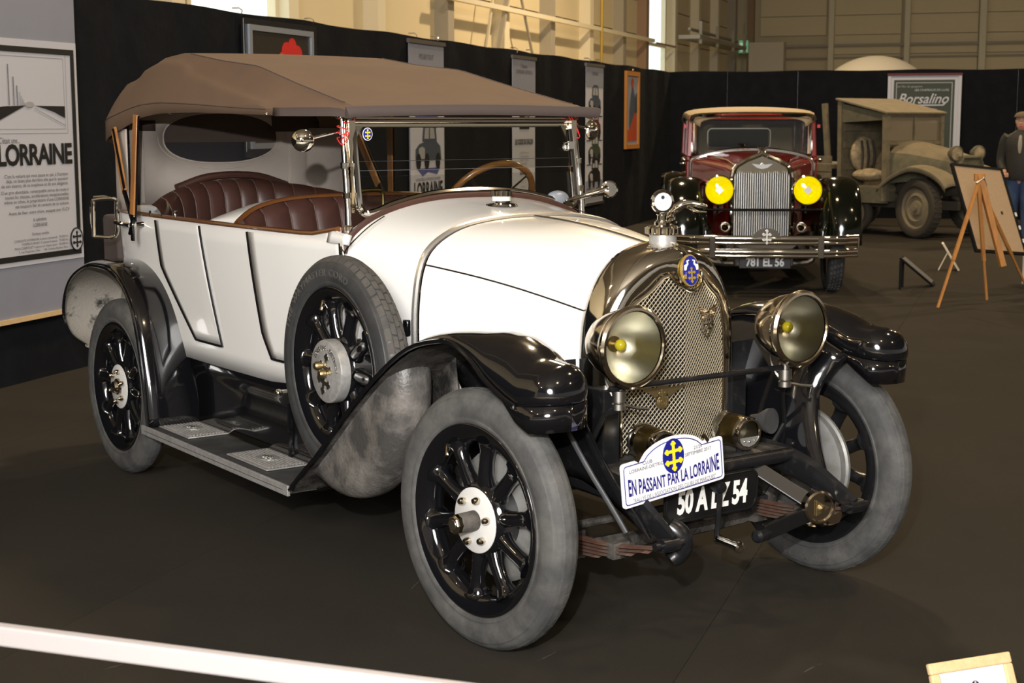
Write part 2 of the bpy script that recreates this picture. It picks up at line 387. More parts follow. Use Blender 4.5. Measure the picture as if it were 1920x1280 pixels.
# far wall: bays of cladding between slim columns
fm = clad(2.55, .72); rzb = math.atan2(WN[1], WN[0])
for k in range(0, 6):
    for r in range(9):
        z = 3.1+r*.745
        if k == 0 and z < 4.9: continue
        obj('cladding_panel', fm, None, hb, loc=fp(2.05+2.82*k, z, -.28), rot=(0, 0, rzb))
for t, m, wd in ((.42, 'hall_brown', .26), (3.55, 'hall_post', .2), (6.4, 'hall_post', .2), (9.15, 'hall_post', .24), (11.9, 'hall_post', .2)):
    obj('hall_column', G().box(fp(t, 4.6, -.1), (wd, .25, 9.2), ux=WN, uy=WU), m, hb, smooth=False)
obj('low_cabin', G().box(fp(1.15, 2.35, .3), (1.35, .6, 4.7), ux=WN, uy=WU), 'concrete', hb, smooth=False)
obj('wall_rail', G().box(fp(8, 4.56, -.1), (14, .12, .1), ux=WN, uy=WU), 'hall_post_dark', hb, smooth=False)
obj('wall_rail', G().box(fp(8, 4.1, -.1), (14, .12, .06), ux=WN, uy=WU), 'hall_post_dark', hb, smooth=False)
# exit sign
ex = thing('exit_sign', 'small green and white exit sign hanging high in the far corner of the hall', 'sign', fp(.25, 4.3, .5), rzb)
obj('sign_body', G().box((0, 0, .25), (.36, .06, .48)), 'exit_green', ex, smooth=False)
obj('sign_arrow', G().prism([(-.13, -.02), (0, -.02), (0, -.08), (.14, .03), (0, .13), (0, .07), (-.13, .07)], .01, (0, -.04, .32)).box((0, -.04, .12), (.26, .01, .07)), 'exit_white', ex, smooth=False)
obj('bracket', G().box((0, 0, .8), (.04, .04, .7)), 'hall_post_dark', ex, smooth=False)
# white dome tent beyond the back partition
td = thing('dome_tent', 'white domed tent top rising behind the back partition', 'tent', (-21.9, 25.6, 0))
g = G().sphere((0, 0, 1.75), 1.55, 14, (1, 1, .95), lo=0); obj('dome', g, 'tent', td)
obj('tent_wall', G().lathe([(1.55, 0), (1.55, 1.77)], ax=(0, 0, 1), n=28), 'tent', td)
# ---------------------------------------------------------------- banners and pictures on the partitions
def sheet(parent, name, fr, s0_, s1_, z0, z1, off, m, th=.004):
    g = G().box(fr((s0_+s1_)/2, (z0+z1)/2, off), (s1_-s0_, th, z1-z0), ux=fr(1, 0)-fr(0, 0), uy=fr(0, 0, 1)-fr(0, 0, 0))
    return obj(name, g, m, parent, smooth=False)
def ring(parent, name, fr, s0_, s1_, z0, z1, off, wd, m, th=.004):
    ux = fr(1, 0)-fr(0, 0); uy = fr(0, 0, 1)-fr(0, 0, 0); g = G()
    for c, d in (((s0_+wd/2, (z0+z1)/2), (wd, z1-z0)), ((s1_-wd/2, (z0+z1)/2), (wd, z1-z0)), (((s0_+s1_)/2, z0+wd/2), (s1_-s0_-2*wd, wd)), (((s0_+s1_)/2, z1-wd/2), (s1_-s0_-2*wd, wd))):
        g.box(fr(c[0], c[1], off), (d[0], th, d[1]), ux=ux, uy=uy)
    return obj(name, g, m, parent, smooth=False)
def poly(parent, name, fr, pts, off, m, th=.002):
    ux = fr(1, 0)-fr(0, 0); o = fr(0, 0, off); return obj(name, G().prism(pts, th, o, ux, ZZ), m, parent, smooth=False)
def wtext(parent, name, fr, body, s, z, size, m, off, **k): return text(name, body, size, fr(s, z, off), fr(1, 0)-fr(0, 0), ZZ, m, parent, **k)
def hooks(parent, fr, ss):
    for s in ss: obj('hook', G().tube([fr(s, 2.47, .05), fr(s, 2.51, .06), fr(s, 2.53, .03), fr(s, 2.53, -.03)], .006, 6), 'chrome', parent)
def bthing(name, label, cat, o=None): return thing(name, label, cat, group='banners hung on the left partition' if cat == 'banner' else 'framed pictures on the partitions')
bt = bthing('advert_banner', 'tall grey banner with black bordered road advert, leftmost on partition', 'banner')
sheet(bt, 'banner_cloth', wp, -.24, .875, .42, 2.46, .05, 'banner_grey'); sheet(bt, 'poster', wp, -.22, .868, .745, 2.145, .056, 'banner_white')
ring(bt, 'border', wp, -.175, .835, .775, 2.10, .061, .035, 'banner_black')
sheet(bt, 'batten', wp, -.25, .885, .395, .425, .055, 'pale_wood', .02)
wtext(bt, 'heading', wp, 'Les affiches', .04, 2.415, .05, 'ink_soft', .055)
for i, (a, b, c, d) in enumerate(((-.13, .745, 1.565, 2.072), (-.10, .72, 1.592, 2.042))): ring(bt, 'picture_line', wp, a, b, c, d, .0595, .003, 'ink_grey', th=.001)
poly(bt, 'dark_field', wp, [(.40, 1.738), (.715, 1.738), (.715, 1.662), (.60, 1.700), (.5, 1.722)], .062, 'banner_black')
poly(bt, 'dark_field', wp, [(-.095, 1.715), (.1, 1.732), (.30, 1.738), (.12, 1.675), (-.095, 1.60)], .062, 'banner_black')
poly(bt, 'road_line', wp, [(.40, 1.724), (.715, 1.618), (.715, 1.614), (.40, 1.721)], .062, 'ink_grey')
for i in range(9):
    s = .14+.16*(1-.70**i); h = .25*.70**i
    poly(bt, 'poplar', wp, [(s, 1.738), (s+.005, 1.738), (s+.005, 1.738+h), (s, 1.738+h)], .062, 'ink_soft' if i < 3 else 'ink_grey')
poly(bt, 'smoke', wp, disc(16, .045, .018, .345, 1.745), .0625, 'ink_grey')
wtext(bt, 'caption', wp, "C'était une...", .02, 1.522, .052, 'ink_soft', .062, align='LEFT', xs=.8)
wtext(bt, 'title', wp, 'LORRAINE', .775, 1.427, .178, 'banner_black', .062, align='RIGHT', bold=.006, xs=.98, space=.92)
L = ["C'est la voiture qui vous passe et qui, à l'horizon", 'déjà, ne laisse plus derrière elle que le souvenir', 'de son aisance, de sa souplesse et de son élégance.', None,
     "D'un prix abordable, remarquable tenue de route à", 'toutes les vitesses, accélérations exceptionnelles', "même en côtes, le propriétaire d'une LORRAINE", 'est toujours fier et content de sa voiture.', None,
     'Avant de fixer votre choix, essayez une 15 CV']
z = 1.303
for t in L:
    if t: wtext(bt, 'text_line', wp, t, .72, z, .030, 'ink_soft', .062, align='RIGHT', xs=1.12); z -= .0295
    else: z -= .011
for t, z, q in (('6 cylindres', 1.026, .032), ('LORRAINE', .990, .032), ('Quelques modèles', .936, .024)): wtext(bt, 'text_line', wp, t, .40, z, q, 'ink_soft', .062)
for i, t in enumerate(('CONDUITE INTERIEURE 6 places (standard)   75.500 frs', 'TORPEDO SPORT 3 vitesses 4 places   75.000 frs', 'FAUX CABRIOLET 4 places sur chassis sport   83.000 frs', '3, rue Pergolèse, (16e)  -  148, Champs-Elysées, Paris.')):
    wtext(bt, 'text_line', wp, t, .69, .900-.0235*i, .020, 'ink_soft', .062, align='RIGHT', xs=1.2)
c0 = wp(.785, .872, .064); obj('emblem', cross_geo(G().prism(disc(24, .062, .068), .001, c0-WN*.0, WU, ZZ, 0), c0+WN*.003, WU, ZZ, .105, .003, 1, .75), ['banner_white', 'banner_black'], bt, smooth=False)
obj('emblem_ring', G().tube([c0+WU*.066*math.cos(a)+ZZ*.073*math.sin(a) for a in np.linspace(0, 2*PI, 28, endpoint=False)], .005, 5, True), 'banner_black', bt)
# framed rose picture
fr1 = bthing('framed_picture', 'silver and black framed picture of a red flower above the brown hood', 'picture')
sheet(fr1, 'backing', wp, 3.17, 4.50, 1.35, 2.46, .04, 'black_frame', .02); ring(fr1, 'frame', wp, 3.24, 4.40, 1.42, 2.41, .06, .045, 'frame_silver', .02)
sheet(fr1, 'print', wp, 3.28, 4.36, 1.46, 2.37, .055, 'picture_dark')
for i, (a, b, r) in enumerate(((3.90, 2.22, .09), (4.00, 2.27, .075), (4.09, 2.20, .09), (3.82, 2.13, .10), (3.95, 2.12, .15), (4.12, 2.10, .12), (3.93, 1.98, .2), (4.22, 2.05, .08))): poly(fr1, 'red_petal', wp, disc(14, r, r*.9, a, b), .060+.002*i, 'red')
poly(fr1, 'pale_petal', wp, [(3.64, 2.06), (3.72, 2.19), (3.80, 2.20), (3.72, 2.03)], .074, 'shirt')
hooks(fr1, wp, (3.14, 4.42)); obj('wire', G().tube([wp(3.15, 1.4, .06), wp(3.15, 2.45, .06)], .006, 6), 'chrome', fr1)
def mini_car(parent, fr, s, z, w_, m, off):
    """small printed car in three-quarter view: a flat print"""
    h = w_*.62
    poly(parent, 'printed_car', fr, [(s+a*w_, z+b*h) for a, b in ((-.50, -.02), (-.50, .24), (-.36, .36), (-.10, .42), (.30, .42), (.46, .30), (.50, -.02))], off, m)
    poly(parent, 'printed_roof', fr, [(s+a*w_, z+b*h) for a, b in ((-.24, .42), (-.20, .76), (-.10, .84), (.20, .84), (.28, .76), (.32, .42))], off+.001, m)
    poly(parent, 'printed_window', fr, [(s+a*w_, z+b*h) for a, b in ((-.17, .48), (-.14, .72), (.0, .74), (.0, .48))], off+.002, 'ink_grey'); poly(parent, 'printed_window', fr, [(s+a*w_, z+b*h) for a, b in ((.05, .48), (.05, .74), (.2, .72), (.24, .48))], off+.002, 'ink_grey')
    poly(parent, 'printed_grille', fr, [(s+a*w_, z+b*h) for a, b in ((-.38, .02), (-.38, .26), (-.26, .30), (-.16, .26), (-.16, .02))], off+.002, 'ink_grey')
    for a in (-.40, -.08, .36): poly(parent, 'printed_wheel', fr, disc(14, .09*w_, .19*h, s+a*w_, z-.04*h), off+.003, 'banner_black')
b1 = bthing('exhibition_banner', 'grey banner with blue printed car, behind the windscreen above brown hood', 'banner')
sheet(b1, 'banner_cloth', wp, 6.62, 7.60, .5, 2.45, .04, 'banner_grey'); sheet(b1, 'poster', wp, 6.64, 7.58, .8, 2.0, .046, 'banner_white')
for z in (.5, 2.45): sheet(b1, 'batten', wp, 6.6, 7.62, z-.02, z+.02, .045, 'steel', .03)
wtext(b1, 'heading', wp, 'POURTOUT', 7.1, 2.3, .075, 'ink_soft', .045)
poly(b1, 'blue_sky_shape', wp, [(6.72, 1.94), (7.3, 1.98), (7.42, 1.62), (7.3, 1.55), (7.05, 1.66), (6.85, 1.60), (6.74, 1.72)], .05, 'banner_blue')
mini_car(b1, wp, 7.12, 1.25, .72, 'banner_slate', .052)
poly(b1, 'blue_reflection', wp, [(6.8, 1.16), (7.45, 1.16), (7.36, 1.09), (7.1, 1.12), (6.95, 1.08)], .05, 'banner_blue')
wtext(b1, 'small_line', wp, 'LA PLUS BELLE VOITURE DE GRANDE', 7.1, 1.045, .042, 'banner_blue', .052)
wtext(b1, 'title', wp, 'LORRAINE', 7.11, .93, .215, 'banner_black', .052, bold=.006, xs=.80)
hooks(b1, wp, (6.8, 7.4))
b2 = bthing('exhibition_banner', 'narrow white banner with lines of text seen through the windscreen glass', 'banner')
sheet(b2, 'banner_cloth', wp, 9.9, 10.8, .45, 2.42, .04, 'banner_white'); sheet(b2, 'grey_top', wp, 9.9, 10.8, 1.98, 2.42, .044, 'banner_grey')
wtext(b2, 'heading', wp, 'L\'histoire\nLORRAINE-DIETRICH', 10.35, 2.28, .07, 'ink_soft', .048)
sheet(b2, 'divider', wp, 9.97, 10.73, 1.945, 1.955, .044, 'banner_black'); sheet(b2, 'dark_photo', wp, 10.17, 10.55, 1.55, 1.94, .045, 'banner_black')
poly(b2, 'photo_figure', wp, disc(12, .06, .05, 10.42, 1.68), .05, 'shirt')
wtext(b2, 'title', wp, 'LE CODE DU SALON', 10.35, 1.39, .085, 'ink_soft', .046, bold=.006, xs=.9)
for i in range(4): wtext(b2, 'text_line', wp, ('De 1905 à nos jours', 'la marque construit', 'voitures et moteurs', 'à Argenteuil')[i], 10.35, 1.26-.045*i, .045, 'ink_grey', .046)
wtext(b2, 'title', wp, 'LORRAINE', 10.35, 1.02, .085, 'ink_soft', .046, bold=.006, xs=.8)
for i in range(6): wtext(b2, 'text_line', wp, ('Modèles 15 CV', 'Torpédo sport', 'Conduite intérieure', 'Cabriolet', 'Coupé', 'Berline')[i], 10.32, .90-.06*i, .038, 'ink_grey', .046)
for z in (.45, 2.42): sheet(b2, 'batten', wp, 9.88, 10.82, z-.02, z+.02, .045, 'steel', .03)
hooks(b2, wp, (10.05, 10.65))
b3 = bthing('exhibition_banner', 'banner with four printed cars stacked vertically beside right windscreen post', 'banner')
sheet(b3, 'banner_cloth', wp, 13.15, 14.08, .47, 2.44, .04, 'banner_white'); sheet(b3, 'grey_top', wp, 13.15, 14.08, 2.13, 2.44, .044, 'banner_grey')
sheet(b3, 'grey_foot', wp, 13.15, 14.08, .47, .80, .044, 'banner_grey'); wtext(b3, 'heading', wp, 'LORRAINE', 13.62, 2.32, .07, 'ink_soft', .048)
for i, m in enumerate(('banner_slate', 'banner_maroon', 'banner_green', 'banner_black')):
    z = 1.82-.345*i; mini_car(b3, wp, 13.62, z, .66, m, .046)
    sheet(b3, 'divider', wp, 13.2, 13.45, z-.11, z-.095, .044, 'banner_black'); sheet(b3, 'divider', wp, 13.72, 14.03, z-.11, z-.095, .044, 'banner_black')
for z in (.47, 2.44): sheet(b3, 'batten', wp, 13.12, 14.1, z-.02, z+.02, .045, 'steel', .03)
hooks(b3, wp, (13.3, 13.9))
p4 = bthing('framed_poster', 'orange framed poster with dark figure over red ground, last before the corner', 'picture')
ring(p4, 'frame', wp, 15.37, 16.22, 1.22, 2.42, .05, .07, 'orange_frame', .04); sheet(p4, 'print', wp, 15.43, 16.16, 1.28, 2.36, .045, 'banner_grey')
poly(p4, 'red_ground', wp, [(15.5, 1.34), (16.1, 1.34), (16.1, 1.76), (15.95, 1.8), (15.6, 1.52), (15.5, 1.5)], .05, 'orange_red')
poly(p4, 'dark_figure', wp, [(15.62, 1.52), (15.95, 1.8), (15.98, 2.0), (15.8, 2.22), (15.7, 2.05), (15.62, 1.8)], .052, 'banner_slate')
poly(p4, 'green_tree', wp, [(15.96, 1.78), (16.1, 1.78), (16.08, 2.1), (16.0, 2.05)], .053, 'banner_green'); poly(p4, 'red_head', wp, disc(12, .07, .08, 15.8, 2.24), .054, 'orange_red')
obj('hook', G().sphere(wp(15.78, 2.45, .06), .022, 8), 'chrome', p4)
p5 = bthing('framed_poster', 'large white framed dark green poster with white script title behind the truck', 'picture')
ring(p5, 'frame', bp, 3.70, 4.90, .55, 2.44, .05, .05, 'banner_white', .03); sheet(p5, 'sheet', bp, 3.73, 4.87, .58, 2.42, .04, 'banner_white')
sheet(p5, 'top_rail', bp, 3.69, 4.91, 2.40, 2.44, .06, 'banner_maroon', .03)
sheet(p5, 'print', bp, 3.80, 4.79, .62, 2.33, .045, 'banner_green'); ring(p5, 'inner_line', bp, 3.835, 4.755, .66, 2.29, .049, .015, 'ink_grey')
wtext(p5, 'script_title', bp, 'Borsalino', 4.30, 2.01, .235, 'banner_white', .052, bold=.003, xs=.92, warp=lambda x, y, z: (x+.35*y, y, z))
poly(p5, 'underline', bp, [(3.99, 1.92), (4.6, 1.92), (4.68, 1.97), (4.62, 1.90), (4.02, 1.895)], .052, 'banner_white')
wtext(p5, 'small_line', bp, 'JEAN-PAUL BELMONDO'[:0]+'Un film de gangsters', 4.06, 2.22, .05, 'ink_grey', .05); wtext(p5, 'small_line', bp, 'ALAIN DELON'[:0]+'LES CHAPEAUX DE LUXE', 4.42, 2.16, .05, 'banner_white', .05)
poly(p5, 'pale_figure', bp, [(4.42, 1.6), (4.36, 1.75), (4.44, 1.86), (4.52, 1.84), (4.5, 1.7), (4.6, 1.62)], .05, 'shirt')
# ---------------------------------------------------------------- foreground rail and the small framed sign
ra, rb = V(1.329, -2.603, .8), V(1.998, -2.128, .8); rd = (rb-ra)/np.linalg.norm(rb-ra); rz = math.atan2(rd[1], rd[0])
bar = thing('barrier', 'white barrier rail crossing the bottom left corner in the foreground', 'barrier', (ra[0], ra[1], 0), rz)
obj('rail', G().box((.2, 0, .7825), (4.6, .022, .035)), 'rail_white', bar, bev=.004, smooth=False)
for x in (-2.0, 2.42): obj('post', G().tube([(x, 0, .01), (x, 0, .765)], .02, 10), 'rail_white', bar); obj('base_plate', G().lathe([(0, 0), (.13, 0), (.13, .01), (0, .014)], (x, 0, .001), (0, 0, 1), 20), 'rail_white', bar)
# ================================================================ the white tourer (x forward, y to its left, origin under the front axle)
car = thing('vintage_tourer', 'white open vintage tourer with black wings and brown folded-up hood, in the foreground', 'car')
HX = [-1.17, -1.5, -1.9, -2.3, -2.7, -3.0, -3.2, -3.35, -3.47, -3.56, -3.61, -3.62]
HY = [.592, .618, .640, .648, .646, .640, .625, .595, .53, .41, .2, 0]
def hw(x): return float(np.interp(-x, [-a for a in HX], HY))
def side(x, z, off=0):
    k = max(0, (1.2-z)/.6); return V(x, -(hw(x)+off-.05*k**1.5), z)
plan = cr(list(zip(HX, HY)), 44)
def toprim(x, y):
    t = max(0, min(1, (-x-2.9)/.6)); r = max(0, 1-abs(y)/.6)
    base = 1.205 if x < -1.6 else 1.205+.03*max(0, (x+1.35)/.2)
    return base+t*.075*math.sin(min(1, r*1.3)*PI/2)
rows = []
path = [(x, -y) for x, y in plan]+[(x, y) for x, y in plan[::-1][1:]]
for x, y in path:
    zt = toprim(x, y); c = []
    for k in range(9):
        t = k/8; z = .585+(zt-.585)*t; s = 1-.078*(max(0, (1.2-z)/.6))**1.5; xs = x if x > -3.0 else -3.0+(x+3.0)*(1-.10*(1-t)**1.5)
        c.append(V(xs, y*s, z))
    rows.append(c)
obj('body_tub', G().grid(rows), 'white_paint', car, sol=(.022, -1))
g = G().tube([V(x, y*.985, toprim(x, y)+.006) for x, y in path], .013, 8, sx=1.35, sz=.75); obj('top_rail', g, 'bead_wood', car, label='polished wooden rail along the body top')
obj('cabin_floor', G().box((-2.3, 0, .56), (2.4, 1.05, .03)), 'canvas_dark', car, smooth=False)
# doors: skin panels standing proud of the tub, edged in black
def door(out, name_, sgn, handle):
    g = G(); 
    def bl(u, v):                              # bilinear in the door outline
        zb, zt = out['z']; z = zb+(zt-zb)*v
        xl = float(np.interp(z, *out['l'])); xr = float(np.interp(z, *out['r'])); return xl+(xr-xl)*u, z
    rows = []
    for i in range(13):
        r = []
        for j in range(13):
            x, z = bl(i/12, j/12); p = side(x, z, .003); p[1] *= -sgn; r.append(p)
        rows.append(r)
    if sgn > 0: rows = rows[::-1]
    d = obj(name_, G().grid(rows), 'white_paint', car, sol=(.004, -1 if 0 else 0))
    zb, zt = out['z']; zs = np.linspace(zt+.0, zb, 16); L_ = [bl(0, (z-zb)/(zt-zb)) for z in zs]; R_ = [bl(1, (z-zb)/(zt-zb)) for z in zs[::-1]]
    bt_ = [bl(t, 0) for t in np.linspace(.06, .94, 10)]; pts = []
    for x, z in L_+bt_+R_: p = side(x, z, .007); p[1] *= -sgn; pts.append(p)
    obj('door_seam', G().tube(pts, .0054, 6), 'seam', d)
    if handle: obj('door_hinge', G().tube([side(-1.12, 1.19, .012)*V(1, -sgn, 1), side(-1.12, 1.02, .012)*V(1, -sgn, 1)], .010, 8), 'chrome', d)
    return d
for sgn in (-1, 1):
    door({'z': (.683, 1.193), 'l': ([.683, .985, 1.193], [-2.44, -2.735, -2.765]), 'r': ([.683, 1.193], [-2.165, -2.275])}, 'rear_door', sgn, False)
    door({'z': (.683, 1.193), 'l': ([.683, .78, 1.193], [-1.725, -1.775, -1.83]), 'r': ([.683, 1.193], [-1.13, -1.12])}, 'front_door', sgn, True)
# cowl and bonnet share interpolated sections
PR = [(.29, .80), (.29, .90), (.281, .99), (.249, 1.074), (.205, 1.138), (.138, 1.19), (.048, 1.219), (0, 1.222)]
PB = [(.512, .84), (.509, .98), (.490, 1.105), (.450, 1.182), (.362, 1.238), (.258, 1.267), (.12, 1.282), (0, 1.284)]
PC = [(.592, .90), (.592, 1.06), (.575, 1.175), (.535, 1.228), (.440, 1.282), (.300, 1.322), (.15, 1.342), (0, 1.346)]
PR, PB, PC = (cr(p, 25) for p in (PR, PB, PC))
def sect(x, dz=0, off=0):
    if x > -.74: t = (x+.08)/(-.74+.08); t = max(0, min(1, t)); p = PR*(1-t**1.0)+PB*t; p = p+np.outer(np.ones(len(p)), [0, .012*math.sin(PI*t)])
    else: t = (x+.74)/(-1.17+.74); p = PB*(1-t)+PC*t
    half = [V(x, -a-off, z) for a, z in p]; return half+[V(x, a+off, z) for a, z in p[::-1][1:]]
rows = [sect(x) for x in np.linspace(-1.17, -.755, 10)]
full = []
for x, r in zip(np.linspace(-1.17, -.755, 10), rows):
    lo = [V(x, r[0][1]*(.95), .60), V(x, r[0][1]*.985, .75)]; full.append(lo+r+[V(x, -r[0][1]*.985, .75), V(x, -r[0][1]*.95, .60)])
obj('cowl', G().grid(full), 'white_paint', car)
obj('cowl_edge_trim', G().tube([p+V(.0, 0, .002) for p in sect(-1.135)][6:-6], .011, 8, sx=1.6, sz=.6), 'leather', car)
for sgn in (-1, 1):                            # raised ear plates at the screen foot with their curved joint
    pts = [V(-1.13, sgn*.598, 1.10), V(-1.11, sgn*.592, 1.16), V(-1.06, sgn*.565, 1.215), V(-1.06, sgn*.51, 1.255), V(-1.08, sgn*.44, 1.285)]
    obj('cowl_joint', G().tube(cr(pts, 20), .0022, 5), 'seam', car)
    obj('screen_ear', G().grid([[V(-1.22+a*.14, sgn*(.60-.012*b), 1.185+.045*b*(1-a*.2)) for b in (0, 1)] for a in np.linspace(0, 1, 6)]), 'white_paint', car, sol=(.02, 0))
obj('cowl_band', G().tube(sect(-.748, off=.006), .0125, 8), 'satin_chrome', car, label='chrome hoop between cowl and bonnet')
nb = 12; xs = np.linspace(-.732, -.085, nb)
i0 = 8                                         # profile index of the side seam
rows = [sect(x)[i0:-i0] for x in xs]; obj('bonnet_top', G().grid(rows), 'white_paint', car)
for sgn in (-1, 1):
    rows = []
    for x in xs:
        r = sect(x)[:i0+1]; r[-1] = r[-1]-V(0, 0, .004); lo = V(x, r[0][1]*1.0, .60+.0*x); q = [lo]+r; rows.append([V(p[0], sgn*abs(p[1]), p[2]) for p in q])
    if sgn > 0: rows = rows[::-1]
    obj('bonnet_side', G().grid(rows), 'white_paint', car)
    obj('bonnet_seam', G().tube([V(*(sect(x)[i0]*V(1, -sgn, 1)))+V(0, sgn*.001, -.003) for x in xs], .0025, 6), 'seam', car)
obj('bonnet_hinge', G().tube([V(x, 0, sect(x)[24][2]+.002) for x in np.linspace(-.74, -.08, 12)], .006, 6, sx=1.2), 'steel', car)
obj('bonnet_catch', G().box((-.79, -.52, .905), (.03, .03, .06)), 'black_paint', car, bev=.006)
# filler cap on the cowl
fc = obj('filler_cap', G().lathe([(.0, .0), (.062, 0), (.058, .006), (.034, .01), (.034, .02), (.0, .02)], (-.955, 0, 1.315), (0, 0, 1), 28), 'chrome', car)
obj('cap_neck', G().lathe([(.036, .018), (.036, .034), (.03, .036)], (-.955, 0, 1.315), (0, 0, 1), 24), 'white_paint', fc)
g = G().lathe([(.0, .06), (.030, .06), (.037, .056), (.037, .036), (.03, .034)], (-.955, 0, 1.315), (0, 0, 1), 28)
for k in range(12): a = k*PI/6; g.tube([(-.955+.037*math.cos(a), .037*math.sin(a), 1.352), (-.955+.037*math.cos(a), .037*math.sin(a), 1.37)], .005, 6)
obj('cap_top', g, 'chrome', fc)
# ---------------------------------------------------------------- radiator
def radprof(hwid, zt): # outline of half arch scaled
    s = (zt-.80)/(1.222-.80); return [V(0, -a*hwid/.29, .80+(z-.80)*s) for a, z in PR]+[V(0, a*hwid/.29, .80+(z-.80)*s) for a, z in PR[::-1][1:]]
rows = []
vx = lambda y: .062*(1-abs(y)/.24)             # the front is a shallow V
for off, hwid, zt in ((-.085, .294, 1.229), (-.078, .300, 1.234), (-.05, .300, 1.234), (-.01, .296, 1.231), (.02, .284, 1.221), (.04, .262, 1.203)):
    pr = radprof(hwid, zt); f = max(0, (off+.085)/.125)
    rows.append([V(off+f*vx(p[1])*.9, p[1]*(1-.10*(.8-.5)/.8*0), .52)]*0+[V(off+f*max(0, vx(p[1]))*.9, p[1]*.985, .55) if k == 0 else V(off+f*max(0, vx(p[1]))*.9, p[1], p[2]) for k, p in enumerate([pr[0]]+pr)]+[V(off+f*max(0, vx(pr[-1][1]))*.9, pr[-1][1]*.985, .55)])
# inner edge = grille outline
GO = [(.222, .55), (.225, .70), (.226, .82), (.222, .90), (.214, .96), (.196, 1.02), (.168, 1.055), (.128, 1.082), (.098, 1.112), (.072, 1.136), (.054, 1.132), (.04, 1.112), (.02, 1.098), (0, 1.094)]
GH = cr(GO, 27); inner = [V(0, -a, z) for a, z in GH]+[V(0, a, z) for a, z in GH[::-1][1:]]
def resamp(pts, n):
    p = np.array(pts); d = np.r_[0, np.cumsum(np.linalg.norm(np.diff(p, axis=0), axis=1))]; t = np.linspace(0, d[-1], n)
    return np.stack([np.interp(t, d, p[:, i]) for i in range(3)], 1)
rs = []
for r in rows:
    h = resamp(r[:len(r)//2+1], 30); rs.append(list(h)+[V(p[0], -p[1], p[2]) for p in h[::-1][1:]])
hi = resamp(inner[:27], 30); hi = list(hi)+[V(p[0], -p[1], p[2]) for p in hi[::-1][1:]]
for off, s in ((.046, .45), (.036, .8), (.028, 1.0), (-.0, 1.0)):
    rs.append([rs[5][k]*(1-s)*V(0, 1, 1)+hi[k]*s*V(0, 1, 1)+V(off+max(0, vx(hi[k][1]*s+rs[5][k][1]*(1-s))), 0, 0) for k in range(59)])
obj('radiator_shell', G().grid(rs), 'chrome', car, ang=60)
ib = [V(.040+max(0, vx(p[1])), p[1], p[2]) for p in hi]; obj('grille_bead', G().tube(ib, .006, 8), 'nickel', car)
obj('radiator_core', G().prism([(p[1], p[2]) for p in hi], .02, (.006, 0, 0), (0, 1, 0), (0, 0, 1)), 'core', car, smooth=False)
gp = np.array([(abs(p[1]), p[2]) for p in hi[:30]])
def inside(y, z):
    if z < .555 or z > 1.136: return False
    if abs(y) < .06 and z > 1.095+ (abs(y)/.054)**2*.034: return False
    zz = gp[:, 1][:24] if 0 else gp[:, 1]; k = np.argmax(gp[:, 1]); return abs(y) < np.interp(z, gp[:k+1, 1], gp[:k+1, 0])-.002
g = G(); pit = .0142
for d in (-1, 1):                              # crossed wires of the stone guard
    for k in range(-60, 100):
        c = .55+k*pit*1.3; seg = []
        ys = np.arange(-.228, .2281, .004)
        for y in ys:
            z = c+d*y*1.25
            if inside(y, z): seg.append(V(.036+max(0, vx(y))+.001*d, y, z))
            else:
                if len(seg) > 2: g.tube([seg[0]]+[p for p in seg[1:-1] if abs(p[1]) < .003][:1]+[seg[-1]], .0019, 4, caps=False)
                seg = []
        if len(seg) > 2: g.tube([seg[0]]+[p for p in seg[1:-1] if abs(p[1]) < .003][:1]+[seg[-1]], .0019, 4, caps=False)
stuff(obj('grille_mesh', g, 'mesh_wire', car, smooth=False))
for sg in (-1, 1): obj('radiator_skirt', G().box((.0, sg*.279, .645), (.13, .070, .27)), 'black_worn', car, bev=.006, smooth=False); obj('splash_panel', G().box((-.10, sg*.40, .68), (.006, .20, .36)), 'black_worn', car, smooth=False)
# emblems on the grille: winged ring and shield
def winged(o, ux, s, kind):
    g = G(); o = V(*o); ux = V(*ux); ux /= np.linalg.norm(ux)
    if kind == 0:
        g.prism(disc(20, .028*s, .036*s, 0, .03*s), .006, o, ux, ZZ); g.prism(disc(20, .029*s, .029*s, 0, -.028*s), .006, o, ux, ZZ)
        for sg in (-1, 1): g.prism([(sg*.02*s, .032*s), (sg*.115*s, .040*s), (sg*.06*s, .012*s), (sg*.028*s, -.012*s)][::sg], .004, o, ux, ZZ)
        cross_geo(g, o+np.cross(ux, ZZ)*.003, ux, ZZ, .055*s, .005)
        b = g
        for r in (.022, .013): g.tube([o+np.cross(ux, ZZ)*.004+ux*r*s*math.cos(a)+ZZ*(r*s*math.sin(a)-.028*s) for a in np.linspace(0, 2*PI, 16, endpoint=False)], .0018, 5, True)
    else:
        for sg in (-1, 1):
            for k in range(5): g.prism([(sg*.01, .03-.006*k), (sg*(.055-.006*k), .044-.012*k), (sg*(.052-.006*k), .038-.012*k), (sg*.01, .024-.006*k)][::sg], .004+.0002*k, o, ux, ZZ)
        g.tube([o+ux*a+ZZ*b for a, b in ((-.018, .02), (.018, .02), (.034, -.03), (0, -.065), (-.034, -.04), (-.018, .02))], .003, 5)
        for a, b, c, d in ((-.018, -.04, 0, .018), (.0, .018, .014, -.05), (-.025, -.02, .028, -.02)): g.tube([o+ux*a+ZZ*b, o+ux*c+ZZ*d], .0024, 5)
        g.tube([o+ux*.013*math.cos(a)+ZZ*(.013*math.sin(a)-.035) for a in np.linspace(0, 2*PI, 14, endpoint=False)], .002, 5, True)
    return g
obj('winged_emblem', winged((.098, -.095, .746), (.235, 1, 0), .78, 0), 'gilt', car, label='small brass winged emblem with two round medals')
